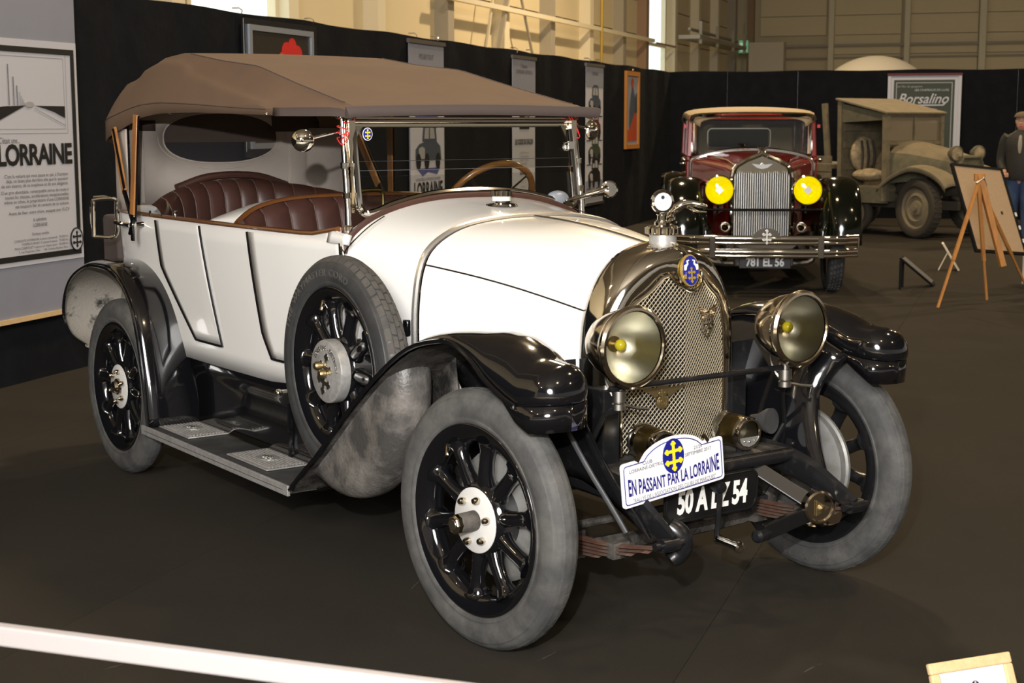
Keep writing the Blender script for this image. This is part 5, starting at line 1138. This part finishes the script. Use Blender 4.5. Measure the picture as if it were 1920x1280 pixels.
# cabin shell
side_ = [(-1.36, .60), (-1.36, 1.30), (-1.46, 1.66), (-1.55, 1.70), (-3.3, 1.70), (-3.55, 1.55), (-3.62, 1.2), (-3.60, .60)]
for s_ in (-1, 1):
    y = .665
    obj('door', G().box((-2.45, s_*y, .93), (2.15, .05, .70)), 'maroon', rc_, bev=.015, smooth=False); obj('door_handle', G().tube([V(-1.9, s_*.70, 1.18), V(-1.9, s_*.73, 1.18), V(-2.02, s_*.73, 1.18)], .01, 8), 'chrome', rc_)
    for x, w2 in ((-1.44, .09), (-2.45, .07), (-3.45, .16)): obj('pillar', G().beam(V(x+(.04 if x > -2 else 0), s_*.655, 1.26), V(x-(.02 if x > -2 else 0), s_*.64, 1.70), w2, .05, up=(0, 1, 0)), 'maroon', rc_, bev=.01, smooth=False)
    for a, b in ((-2.42, -1.5), (-3.38, -2.48)): obj('side_window', G().box(((a+b)/2, s_*.645, 1.47), (b-a, .006, .40)), 'dark_pane', rc_, smooth=False)
    obj('door_mirror', G().sphere(V(-1.30, s_*.71, 1.24), .03, 8).tube([V(-1.33, s_*.65, 1.22), V(-1.30, s_*.70, 1.24)], .008, 6), 'chrome', rc_)
    obj('semaphore', G().box((-1.42, s_*.70, 1.585), (.03, .03, .035)), 'red', rc_, smooth=False)
obj('back_panel', G().box((-3.55, 0, .95), (.06, 1.30, .75)), 'maroon', rc_, bev=.02, smooth=False); obj('back_upper', G().box((-3.5, 0, 1.62), (.06, 1.28, .16)).box((-3.52, -.5, 1.43), (.06, .30, .3)).box((-3.52, .5, 1.43), (.06, .30, .3)), 'tan_top', rc_, smooth=False)
obj('rear_window', G().box((-3.51, 0, 1.44), (.02, .74, .22)), 'dark_pane', rc_, smooth=False)
obj('window_trim', G().tube([V(-3.46, a, 1.44+b) for a, b in rrect(.37, .115, .05, 4)], .013, 6, True), 'chrome', rc_)
rows = []
for x, z, hw_ in ((-1.30, 1.685, .55), (-1.33, 1.72, .60), (-1.42, 1.745, .655), (-1.7, 1.775, .685), (-2.4, 1.785, .69), (-3.2, 1.76, .68), (-3.5, 1.70, .64), (-3.62, 1.62, .58)):
    rows.append([V(x, hw_*math.sin(t)*1.0, z-.115+.035*math.cos(t)+.085*math.cos(t)**.3 if abs(math.cos(t)) > 1e-6 else z-.085) for t in np.linspace(-PI/2+1e-3, PI/2-1e-3, 17)])
obj('roof', G().grid(rows), 'tan_top', rc_, sol=(.02, 0))
wsf = obj('windscreen_frame', G().tube([V(-1.37, a, b) for a, b in ((-.60, 1.30), (-.60, 1.64), (-.57, 1.675), (.57, 1.675), (.60, 1.64), (.60, 1.30))], .026, 8), 'chrome', rc_)
obj('sun_visor', G().tube(cr([V(-1.32, -.63, 1.66), V(-1.27, -.55, 1.70), V(-1.24, 0, 1.712), V(-1.27, .55, 1.70), V(-1.32, .63, 1.66)], 16), .026, 8, sx=1.6), 'chrome', rc_)
obj('windscreen_pane', G().box((-1.38, 0, 1.48), (.006, 1.17, .37)), 'pane', wsf, smooth=False)
for a, b in ((-.42, -.12), (.10, .42)): obj('interior_visor', G().box((-1.44, (a+b)/2, 1.632), (.01, b-a, .035)), 'cloth_black', wsf, smooth=False)
obj('lower_sill', G().tube(cr([V(-1.345, -.62, 1.255), V(-1.345, -.3, 1.33), V(-1.345, 0, 1.35), V(-1.345, .3, 1.33), V(-1.345, .62, 1.255)], 16), .02, 8), 'chrome', wsf)
obj('cabin_back_seat', G().box((-2.9, 0, .95), (.3, 1.1, .5)), 'leather', rc_, bev=.05); obj('cabin_interior', G().box((-2.4, 0, .62), (2.1, 1.28, .05)), 'canvas_dark', rc_, smooth=False)
# radiator with upright bars
RO = [(-.285, .48), (-.285, 1.10), (-.27, 1.17), (-.235, 1.215), (-.15, 1.265), (-.06, 1.30), (0, 1.325), (.06, 1.30), (.15, 1.265), (.235, 1.215), (.27, 1.17), (.285, 1.10), (.285, .48)]
obj('radiator_shell', G().tube([V(.06, a, b) for a, b in RO], .026, 8, sx=1, sz=1), 'chrome', rc_)
obj('radiator_header', G().prism([(-.25, 1.14), (.25, 1.14), (.235, 1.19), (.15, 1.25), (0, 1.31), (-.15, 1.25), (-.235, 1.19)], .03, (.055, 0, 0), (0, 1, 0), (0, 0, 1)), 'chrome', rc_, smooth=False)
obj('radiator_core', G().box((.02, 0, .82), (.04, .54, .66)), 'core', rc_, smooth=False)
slat = mesh_of('grille_slat', G().box((0, 0, 0), (.03, .0065, .665)), 'steel', smooth=False)
for k in range(25): obj('grille_slat', slat, None, rc_, loc=(.055, -.258+.0215*k, .825))
bg = obj('winged_badge', G().prism([(-.10, .02), (-.02, .012), (0, .03), (.02, .012), (.10, .02), (.05, -.018), (0, -.03), (-.05, -.018)], .012, (.08, 0, 1.21), (0, 1, 0), (0, 0, 1)), 'gauge', rc_, smooth=False)
obj('radiator_mascot', G().lathe([(0, 0), (.045, 0), (.035, .02), (.018, .03), (.022, .055), (0, .06)], (.02, 0, 1.33), (0, 0, 1), 12).tube([V(.02, -.05, 1.385), V(.02, 0, 1.36), V(.02, .05, 1.385)], .012, 6), 'chrome', rc_)
for s_ in (-1, 1):
    c = V(.26, s_*.418, .985); hl_ = obj('headlamp', G().lathe([(0, -.2), (.06, -.18), (.115, -.10), (.138, -.01), (.146, 0), (.146, .02), (.134, .03), (.128, .022)], c, (1, 0, 0), 32), 'chrome', rc_)
    obj('yellow_lens', G().lathe([(.130, .012), (.08, .028), (0, .034)], c, (1, 0, 0), 28), 'yellow_lens', hl_); obj('reflector', G().lathe([(.128, .008), (.10, -.05), (.05, -.11), (0, -.13)], c, (1, 0, 0), 28), 'yellow_silver', hl_)
    obj('lamp_mask', G().prism(disc(4, .042, .042), .004, c+V(.036, 0, 0), (0, 1, 0), (0, 0, 1)), 'steel', hl_, smooth=False)
    obj('lamp_post', G().tube([c+V(-.05, 0, -.14), c+V(-.07, 0, -.22)], .016, 8), 'chrome', hl_)
    obj('trumpet_horn', G().lathe([(.012, -.2), (.014, -.05), (.025, 0), (.045, .035), (.05, .04)], V(.30, s_*.36, .63), (1, 0, .1), 18), 'chrome', rc_)
    pth = cr([(.52, .48), (.50, .68), (.42, .86), (.25, .99), (.02, 1.03), (-.25, .97), (-.5, .80), (-.75, .58), (-.98, .40), (-1.25, .34)], 30); rows = []
    for i, (x, z) in enumerate(pth):
        q0, q1 = pth[max(0, i-1)], pth[min(29, i+1)]; tx, tz = q1[0]-q0[0], q1[1]-q0[1]; L_ = math.hypot(tx, tz); nx, nz = tz/L_, -tx/L_
        if nz < 0 and i > 3 or (i <= 3 and nx < 0): nx, nz = -nx, -nz
        yi = .60-.16*max(0, min(1, (i-11)/7)) if i < 20 else .60; yo = .905; c_ = []
        for a in np.linspace(0, PI, 11): h = .075*math.sin(a)**.7; c_.append(V(x+nx*h, s_*((yi+yo)/2-(yo-yi)/2*math.cos(a)), z+nz*h))
        rows.append(c_)
    g = G().grid(rows if s_ > 0 else rows[::-1]); fw_ = obj('front_wing', g, 'glossy_black', rc_, sol=(.006, 0))
    obj('wing_cheek', G().grid([[V(x, s_*(.60-.16*max(0, min(1, (i-11)/7))), z), V(x, s_*(.50-.06*max(0, min(1, (i-11)/7))), min(z, .62))] for i, (x, z) in enumerate(pth[:22])]), 'glossy_black', fw_, sol=(.004, 0)); obj('wing_outer', G().grid([[r[-1], r[-1]*V(1, 1, 1)-V(.0, 0, .05)] for r in rows[2:24]]), 'glossy_black', fw_, sol=(.004, 0))
    pth = cr([(-3.72, .45), (-3.68, .75), (-3.45, .96), (-3.1, 1.02), (-2.75, .94), (-2.5, .70), (-2.4, .40)], 22)
    obj('rear_wing', G().grid([[V(x, s_*(.62+.30*t), z+.04*math.sin(PI*t)) for t in np.linspace(0, 1, 7)] for x, z in pth]), 'glossy_black', rc_, sol=(.006, 0))
    obj('running_board', G().box((-1.8, s_*.78, .33), (1.3, .26, .03)), 'rubber_dark', rc_, smooth=False)
tm = mesh_of('tyre', G().lathe(cr([(.26, -.06), (.30, -.08), (.345, -.078), (.372, -.062), (.38, 0), (.372, .062), (.345, .078), (.30, .08), (.26, .06)], 20), n=40), 'rubber_dark'); dm = mesh_of('wheel', G().lathe([(.0, -.05), (.06, -.05), (.07, -.02), (.20, -.01), (.24, -.05), (.265, -.06), (.265, .06), (.24, .05), (0, .04)], n=32), 'glossy_black')
tg = G()
for k in range(40):
    a = 2*PI*k/40
    for yy in (-.045, -.015, .015, .045): tg.box((.380*math.cos(a+yy), yy, .380*math.sin(a+yy)), (.008, .022, .036), ux=(math.cos(a), 0, math.sin(a)), uz=(-math.sin(a), 0, math.cos(a)))
tgm = mesh_of('tread', tg, 'rubber', smooth=False)
for x, y in ((0, -.70), (0, .70), (-2.95, -.70), (-2.95, .70)): w_ = obj('wheel', dm, None, rc_, loc=(x, y, .384), rot=(0, 0, 0 if y < 0 else PI)); obj('tyre', tm, None, w_); stuff(obj('tread', tgm, None, w_))
bmp = obj('bumper', G().tube(cr([V(.60, -.86, .555), V(.72, -.6, .555), V(.76, 0, .555), V(.72, .6, .555), V(.60, .86, .555)], 20), .026, 8, sx=.5, sz=1.15), 'chrome', rc_, label='double-bar chrome bumper')
for z, r in ((.515, .016), (.43, .026), (.395, .016)): obj('bumper_bar', G().tube(cr([V(.60, -.86, z), V(.72, -.6, z), V(.76, 0, z), V(.72, .6, z), V(.60, .86, z)], 20), r, 8, sx=.5, sz=1.15), 'chrome', bmp)
for y in (-.50, .50): obj('bumper_clamp', G().box((.745, y, .475), (.03, .06, .20)), 'chrome', bmp, bev=.006, smooth=False)
for y in (-.86, .86): obj('bumper_end', G().box((.60, y, .475), (.03, .02, .18)), 'chrome', bmp, bev=.006, smooth=False)
obj('bumper_medal', G().prism([(.13*math.cos(a), .13*math.sin(a)*.75) for a in np.linspace(0, PI, 16)], .02, (.76, 0, .56), (0, 1, 0), (0, 0, 1)), 'chrome', bmp); obj('medal_cross', cross_geo(G(), V(.785, 0, .575), V(0, 1, 0), ZZ, .13, .012), 'steel', bmp, smooth=False)
obj('bumper_wings', G().prism([(-.34, .06), (-.05, .03), (0, .05), (.05, .03), (.34, .06), (.24, -.01), (.06, -.05), (-.06, -.05), (-.24, -.01)], .02, (.70, 0, .475), (0, 1, 0), (0, 0, 1)), 'chrome', bmp, smooth=False)
obj('lamp_tie_bar', G().tube([V(.30, -.64, .80), V(.33, 0, .80), V(.30, .64, .80)], .013, 8), 'black_paint', rc_)
obj('front_apron', G().box((.42, 0, .40), (.10, .56, .26)), 'grime', rc_, bev=.02, smooth=False)
rp = obj('registration_plate', G().box((.62, 0, .325), (.012, .48, .115)), 'plate_black', rc_, bev=.004, smooth=False); text('registration_number', '781 EL 56', .11, (.628, 0, .325), (0, 1, 0), (0, 0, 1), 'gauge', rp, xs=.8, bold=.004)
obj('front_axle', G().tube(cr([V(.05, -.66, .384), V(.08, -.52, .36), V(.10, -.40, .27), V(.10, .40, .27), V(.08, .52, .36), V(.05, .66, .384)], 20), .028, 8), 'steel', rc_)
for s_ in (-1, 1): obj('leaf_spring', G().tube(cr([V(.58, s_*.36, .40), V(.1, s_*.36, .32), V(-.5, s_*.36, .42)], 10), .035, 6, sx=1, sz=.8), 'grime', rc_); obj('frame_horn', G().tube(cr([V(-.8, s_*.36, .48), V(.2, s_*.36, .48), V(.6, s_*.36, .42)], 10), .035, 8), 'black_worn', rc_)
# ================================================================ old truck
ht = math.radians(5); tk = thing('old_truck', 'dusty olive vintage truck with open wooden cab, parked by the back partition', 'truck', (-10.588, 14.481, 0), ht)
Yr = .66
for s_ in (-1, 1):
    obj('rear_post', G().beam(V(-1.40, s_*Yr, .50), V(-1.43, s_*Yr, 1.93), .07, .07), 'army_wood', tk, smooth=False); obj('front_post', G().beam(V(-.60, s_*Yr, .50), V(-.62, s_*Yr, 1.75), .08, .08), 'army_wood', tk, smooth=False)
    obj('cab_sill', G().box((-1.0, s_*Yr, .58), (.86, .06, .22)), 'army_green', tk, smooth=False); obj('sill_board', G().box((-1.0, s_*(Yr-.05), .70), (.80, .12, .025)), 'army_wood', tk, smooth=False)
    obj('side_header', G().prism([(-1.43, 1.62), (-.62, 1.66), (-.62, 1.74), (-1.43, 1.90)], .03, (0, s_*Yr, 0), (1, 0, 0), (0, 0, 1)), 'army_green', tk, smooth=False)
    obj('frame_rail', G().box((-1.5, s_*.38, .46), (3.9, .07, .12)), 'army_dark', tk, smooth=False)
obj('cab_roof', G().box((-1.02, 0, 1.86), (.95, 1.46, .03), ux=V(.975, 0, -.222), uz=V(.222, 0, .975)), 'army_dust', tk, bev=.008, smooth=False)
obj('cab_back', G().box((-1.42, 0, 1.15), (.04, 1.30, 1.3)), 'army_wood', tk, smooth=False)
for z in (.98, 1.3, 1.55): obj('back_plank', G().box((-1.385, 0, z), (.03, 1.26, .10)), 'army_wood', tk, smooth=False)
obj('cab_partition', G().box((-.62, 0, .80), (.04, 1.30, .62)), 'army_green', tk, smooth=False); obj('cab_floor', G().box((-1.0, 0, .66), (.82, 1.3, .04)), 'army_wood', tk, smooth=False)
wf = obj('windscreen_frame', G().box((-.61, 0, 1.745), (.05, 1.32, .06)).box((-.61, 0, 1.33), (.05, 1.32, .05)).box((-.61, .0, 1.54), (.04, .035, .40)), 'army_wood', tk, smooth=False)
for y in (-.33, .33): obj('windscreen_pane', G().box((-.61, y, 1.54), (.006, .58, .36)), 'dust_pane', wf, smooth=False)
obj('seat_cushion', G().sphere(V(-1.12, -.32, .86), .3, 12, (.85, .95, .33)), 'sack', tk, label='torn pale seat cushion'); obj('seat_back', G().sphere(V(-1.28, -.30, 1.16), .28, 12, (.35, 1.0, .95)), 'sack', tk, label='torn pale seat back with dark straps')
for k in range(3): obj('seat_strap', G().tube(cr([V(-1.16, -.48+.14*k, .92), V(-1.155, -.47+.14*k, 1.16), V(-1.2, -.45+.13*k, 1.36)], 8), .018, 6), 'army_dark', tk)
rows = []
for x, h, zb, zs, zt in ((-.60, .62, .76, 1.10, 1.36), (-.35, .52, .78, 1.10, 1.31), (0, .40, .76, 1.04, 1.24), (.30, .30, .74, .98, 1.16)): rows.append([V(x, -h, zb), V(x, -h, zs)]+[V(x, -h*math.cos(t), zs+(zt-zs)*math.sin(t)) for t in np.linspace(.35, PI-.35, 9)]+[V(x, h, zs), V(x, h, zb)])
obj('bonnet', G().grid(rows), ['army_green', 'army_dust'], tk, ang=30); obj('bonnet_top_dust', G().grid([[p+V(0, 0, .004) for p in r[2:-2]] for r in rows]), 'army_dust', tk)
obj('radiator', G().box((.33, 0, .90), (.08, .54, .50)).tube([V(.36, -.27, .66), V(.36, -.27, 1.04), V(.36, -.2, 1.13), V(.36, .2, 1.13), V(.36, .27, 1.04), V(.36, .27, .66)], .03, 8), 'army_green', tk, smooth=False)
for y in (-.28, .27): h_ = obj('headlamp', G().lathe([(0, -.14), (.05, -.13), (.10, -.04), (.108, 0), (.108, .02), (.095, .025)], V(.30, y, 1.19), (.95, -.3, 0), 24), 'army_green', tk); obj('lens', G().lathe([(.095, .018), (0, .03)], V(.30, y, 1.19), (.95, -.3, 0), 20), 'sack', h_); obj('lamp_post', G().tube([V(.29, y, 1.09), V(.28, y, .98)], .018, 6), 'army_dark', h_)
for s_ in (-1, 1):
    pth = cr([(-.62, .70), (-.45, .84), (-.22, .96), (-.02, 1.0), (.22, .95), (.42, .84), (.52, .72)], 18)
    obj('front_wing', G().grid([[V(x, s_*(.42+.42*t), z+.03*math.sin(PI*t)) for t in np.linspace(0, 1, 6)]+[V(x, s_*.845, z-.06)] for x, z in pth]), 'army_dust', tk, sol=(.008, 0)); obj('wing_cheek', G().grid([[V(x, s_*.42, z), V(x, s_*.42, .60)] for x, z in pth]), 'army_dark', tk, sol=(.006, 0))
tm2 = mesh_of('tyre', G().lathe(cr([(.28, -.05), (.31, -.085), (.37, -.085), (.405, -.07), (.42, 0), (.405, .07), (.37, .085), (.31, .085), (.28, .05)], 20), n=44), 'army_dark')
dm2 = mesh_of('wheel', G().lathe([(0, -.09), (.04, -.09), (.045, -.06), (.10, -.055), (.11, -.03), (.16, -.03), (.18, -.06), (.26, -.03), (.285, -.06), (.29, .05), (0, .05)], n=32), 'army_dust')
for x, y, sc_ in ((0, -.70, 1), (0, .70, 1), (-2.05, -.66, .9), (-2.05, .66, .9), (-1.25, -.5, .72), (-1.7, -.5, .72)):
    w_ = obj('wheel', dm2, None, tk, loc=(x, y, .424*sc_), rot=(0, 0, -.25 if x == 0 and y < 0 else 0 if y < 0 else PI)); w_.scale = (sc_,)*3; obj('tyre', tm2, None, w_)
    if x == 0: stuff(obj('tread', G().grid([[V((.423 if k % 2 else .405)*math.cos(a), y_, (.423 if k % 2 else .405)*math.sin(a)) for y_ in (-.06, .06)] for k, a in enumerate(np.linspace(0, 2*PI, 72, endpoint=False))], True), 'army_dark', w_, smooth=False))
obj('flatbed', G().box((-2.45, 0, .98), (1.9, 1.5, .06)), 'army_wood', tk, smooth=False)
for k in range(3): obj('bed_plank', G().box((-2.45, -.76, .84+.12*k), (1.9, .03, .11)), 'army_wood', tk, smooth=False)
obj('bed_stake', G().beam(V(-1.60, -.72, 1.1), V(-1.68, -.72, 1.90), .08, .05, up=(0, 1, 0)), 'army_wood', tk, smooth=False); obj('front_axle', G().tube([V(0, -.62, .42), V(0, .62, .42)], .04, 8).tube([V(.3, -.3, .6), V(.5, -.3, .5)], .05, 8).tube([V(.3, .3, .6), V(.5, .3, .5)], .05, 8), 'army_dark', tk)
# ================================================================ easel with a framed board, seen from behind
ez = thing('easel', 'wooden artist easel with splayed legs in front of a cardboard-backed board', 'easel')
ap_ = V(-5.10, 8.12, 1.08); mt_, mb_ = V(-5.112, 8.148, 1.152), V(-4.90, 8.26, .33)
leg_w = .045
for q_, t_ in ((V(-4.988, 7.488, 0), .60), (V(-5.29, 9.19, 0), .62)):
    md_ = ap_+(q_-ap_)*t_; lg_ = obj('leg', G().beam(ap_, md_+(q_-ap_)*.03, .026, leg_w, up=(.82, -.57, 0)), 'easel_wood', ez, bev=.003, smooth=False); obj('leg_extension', G().beam(md_-(q_-ap_)*.04, q_, .018, .028, up=(.82, -.57, 0)), 'easel_wood', lg_, smooth=False)
q_ = V(-5.128, 8.346, 0); obj('leg', G().beam(ap_, ap_+(q_-ap_)*.66, .03, .04, up=(.82, -.57, 0)), 'easel_wood', ez, smooth=False); obj('leg_extension', G().beam(ap_+(q_-ap_)*.62, q_, .02, .026, up=(.82, -.57, 0)), 'easel_wood', ez, smooth=False)
obj('mast', G().beam(mt_, mb_, .05, .075, up=(.82, -.57, 0)), 'easel_wood', ez, bev=.004, smooth=False); obj('mast_head', G().box(mt_+V(0, 0, -.02), (.05, .09, .07), ux=(.82, -.57, 0), uy=(.57, .82, 0)), 'easel_wood', ez, bev=.006, smooth=False)
obj('clamp', G().tube([ap_+V(.02, -.05, .0), ap_+V(.04, .02, .05), ap_+V(.04, .06, -.02), ap_+V(.03, .02, -.08)], .010, 6), 'steel', ez)
bd = thing('framed_board', 'black framed board with brown cardboard back, propped on the easel', 'board')
TL, TRr, BR, BL_ = V(-5.773, 8.580, 1.251), V(-5.684, 9.228, 1.191), V(-5.254, 9.057, .350), V(-5.344, 8.408, .447)
bu = (TRr-TL); bw = np.linalg.norm(bu); bu /= bw; bv = TL-BL_; bv = bv-(bv@bu)*bu; bh = np.linalg.norm(bv); bv /= bh; bnn = np.cross(bu, bv); bc = (TL+BR)/2
obj('backing', G().box(bc, (bw-.04, bh-.04, .012), ux=bu, uy=bv, uz=bnn), 'cardboard', bd, smooth=False)
for a, b, c, d in ((0, bh/2-.0125, bw, .025), (0, -bh/2+.0125, bw, .025), (bw/2-.0125, 0, .025, bh-.05), (-bw/2+.0125, 0, .025, bh-.05)): obj('frame_bar', G().box(bc+bu*a+bv*b, (c, d, .028), ux=bu, uy=bv, uz=bnn), 'black_frame', bd, smooth=False)
obj('label_tab', G().box(bc+bu*.155-bv*.03+bnn*.010, (.02, .03, .006), ux=bu, uy=bv, uz=bnn), 'ink', bd, smooth=False)
for k in range(3): obj('corner_clip', G().box(bc+bu*(bw/2-.003)-bv*(.10+.14*k-.06)+bnn*.016, (.018, .04, .012), ux=bu, uy=bv, uz=bnn), 'white_letter', bd, smooth=False)
# low black sign stand
lb = thing('sign_stand', 'low black slanted sign stand on the carpet beside the easel', 'stand')
def slab(T_, B_, ac, th):
    n_ = np.cross(B_-T_, ac); n_ = n_/np.linalg.norm(n_)*th/2; q = [T_-ac/2, T_+ac/2, B_+ac/2, B_-ac/2]
    return G().add([p-n_ for p in q]+[p+n_ for p in q], [(3, 2, 1, 0), (4, 5, 6, 7), (0, 1, 5, 4), (1, 2, 6, 5), (2, 3, 7, 6), (3, 0, 4, 7)])
T_, B_, ac = V(-6.26, 8.47, .31), V(-6.24, 8.95, .010), V(-.153, .218, 0)
obj('board', slab(T_, B_, ac, .018), 'black_frame', lb, smooth=False)
obj('board_face', slab(T_+(B_-T_)*.06+V(0, .008, .012), B_-(B_-T_)*.06+V(0, .008, .012), ac*.86, .003), 'ink_soft', lb, smooth=False)
for s_ in (-1, 1): q_ = T_+(B_-T_)*.03+ac*.42*s_; obj('leg', G().tube([q_-V(0, 0, .012), V(q_[0], q_[1], .002)], .013, 8), 'black_frame', lb)
# small cream frame on the floor seen edge-on
wf2 = thing('tabletop_frame', 'small cream frame standing on the carpet behind the slanted black stand', 'frame')
q0, q1, ac = V(-7.31, 10.38, .295), V(-7.14, 10.45, .006), V(-.146, .16, 0)
obj('frame', slab(q0, q1, ac, .022), 'cream_wood', wf2, smooth=False); obj('strut', G().beam(q0*.7+q1*.3-ac*.5, V(-7.252, 10.248, .004), .03, .008), 'cream_wood', wf2, smooth=False)
# low white table at the right edge
wt = thing('low_table', 'low white table with a brown top at the right edge, beside the easel', 'table', (-5.42, 9.95, 0), .95)
for a in (-1, 1):
    for b in (-1, 1): obj('leg', G().box((a*.33, b*.22, .155), (.055, .055, .31)), 'plaque_white', wt, bev=.003, smooth=False)
obj('table_top', G().box((0, 0, .33), (.74, .52, .035)), 'hall_brown', wt, bev=.004, smooth=False); obj('side_panel', G().box((0, 0, .18), (.62, .40, .22)), 'cream_wood', wt, smooth=False)
# ================================================================ visitor
pr_ = thing('person', 'man in flat cap, dark jacket and blue jeans standing at the far right edge', 'person', (-8.94, 13.90, 0), math.radians(-62))
def skin(name_, verts, edges, m, parent, sub=2):
    me = bpy.data.meshes.new(name_); me.from_pydata([v[:3] for v in verts], edges, []); me.materials.append(MAT[m]); o = bpy.data.objects.new(name_, me); COL.objects.link(o); o.parent = parent
    md = o.modifiers.new('skin', 'SKIN'); md.use_smooth_shade = True
    for i, v in enumerate(verts):
        sv_ = me.skin_vertices[0].data[i]; sv_.radius = (v[3], v[4] if len(v) > 4 else v[3]); sv_.use_root = i == 0
    o.modifiers.new('sub', 'SUBSURF').levels = sub; o.modifiers['sub'].render_levels = sub; return o
# local x is the way he faces; body is one skin from pelvis to head, hands and feet
bv_ = [(0, 0, .95, .15, .12), (0, 0, 1.12, .15, .11), (0, 0, 1.30, .13, .10), (0, 0, 1.40, .10, .07), (.01, 0, 1.50, .06, .06), (.02, 0, 1.56, .06, .06)]
ed = [(0, 1), (1, 2), (2, 3), (3, 4), (4, 5)]
def addch(root, pts):
    pr = root
    for p in pts: bv_.append(p); ed.append((pr, len(bv_)-1)); pr = len(bv_)-1
    return pr
for s_ in (-1, 1):
    addch(0, [(0, s_*.09, .86, .095), (.01, s_*.10, .50, .062), (-.01, s_*.11, .10, .042), (.05, s_*.115, .045, .042), (.15, s_*.12, .035, .032)])
    e_ = addch(3, [(0, s_*.16, 1.38, .045), (-.03, s_*.25, 1.14, .040), (.10, s_*.20, .98, .036), (.14, s_*.17, .95, .03)])
obj_ = skin('body', bv_, ed, 'skin', pr_)
for s_ in (-1, 1):
    for k in range(4): obj('finger', G().tube([V(.15, s_*(.185-.015*k), .955-.004*k), V(.19, s_*(.18-.015*k), .935), V(.19, s_*(.175-.015*k), .905)], [.010, .009, .006], 6), 'skin', pr_)
    obj('thumb', G().tube([V(.13, s_*.15, .955), V(.165, s_*.135, .945), V(.185, s_*.13, .925)], [.011, .010, .007], 6), 'skin', pr_)
def rings(pts, m, name_, k=16):
    rows = []
    for x, y, z, rx, ry in pts: rows.append([V(x+rx*math.cos(a), y+ry*math.sin(a), z) for a in np.linspace(0, 2*PI, k, endpoint=False)])
    return obj(name_, G().grid(rows, False, True), m, pr_)
hd2 = rings([(.02, 0, 1.50, .045, .045), (.03, 0, 1.535, .07, .055), (.035, 0, 1.57, .088, .068), (.025, 0, 1.61, .098, .076), (.02, 0, 1.65, .100, .078), (.015, 0, 1.69, .095, .075), (.01, 0, 1.725, .075, .06), (.01, 0, 1.745, .03, .025)], 'skin', 'head')
obj('nose', G().tube([V(.115, 0, 1.645), V(.138, 0, 1.605), V(.118, 0, 1.60)], [.010, .016, .008], 8), 'skin', hd2)
obj('mouth', G().tube([V(.112, -.022, 1.568), V(.122, 0, 1.570), V(.112, .022, 1.568)], .006, 6), 'red', hd2)
for s_ in (-1, 1):
    obj('eye', G().sphere(V(.103, s_*.032, 1.642), .012, 8), 'gauge', hd2); obj('pupil', G().sphere(V(.113, s_*.032, 1.642), .005, 6), 'ink', hd2); obj('brow', G().tube([V(.112, s_*.015, 1.662), V(.105, s_*.05, 1.662)], .005, 5), 'hair', hd2); obj('ear', G().sphere(V(.01, s_*.080, 1.63), .03, 8, (.6, .35, 1)), 'skin', hd2)
obj('hair', G().sphere(V(0, 0, 1.64), .10, 12, (1, .84, .95), lo=-.35), 'hair', hd2)
obj('flat_cap', G().sphere(V(.02, 0, 1.69), .115, 14, (1.12, .92, .62), lo=.0).prism(disc(16, .07, .075, .10, 0), .012, (0, 0, 1.692), (1, 0, 0), (0, 1, 0)), 'cap', pr_)
rings([(0, 0, .86, .135, .185), (0, 0, .90, .15, .20), (0, 0, 1.10, .15, .19), (0, 0, 1.28, .155, .215), (0, 0, 1.40, .145, .225), (0, 0, 1.455, .12, .18), (.01, 0, 1.50, .085, .10), (.01, 0, 1.52, .075, .08)], 'jacket', 'jacket')
obj('shirt', G().sphere(V(.115, 0, 1.30), .1, 10, (.45, .42, 1.6)), 'shirt', pr_)
for s_ in (-1, 1):
    obj('sleeve', G().tube(cr([V(0, s_*.17, 1.43), V(-.01, s_*.215, 1.36), V(-.03, s_*.255, 1.14), V(.04, s_*.235, 1.04), V(.10, s_*.205, .985)], 14), list(np.linspace(.08, .052, 14)), 12), 'jacket', pr_)
    obj('trouser_leg', G().tube(cr([V(0, s_*.08, .92), V(.01, s_*.10, .50), V(-.01, s_*.11, .07)], 10), list(np.linspace(.11, .065, 10)), 14), 'denim', pr_)
    obj('shoe', G().sphere(V(.07, s_*.118, .035), .1, 10, (1.45, .5, .5)).box((.06, s_*.118, .008), (.26, .09, .016)), 'shoe', pr_)
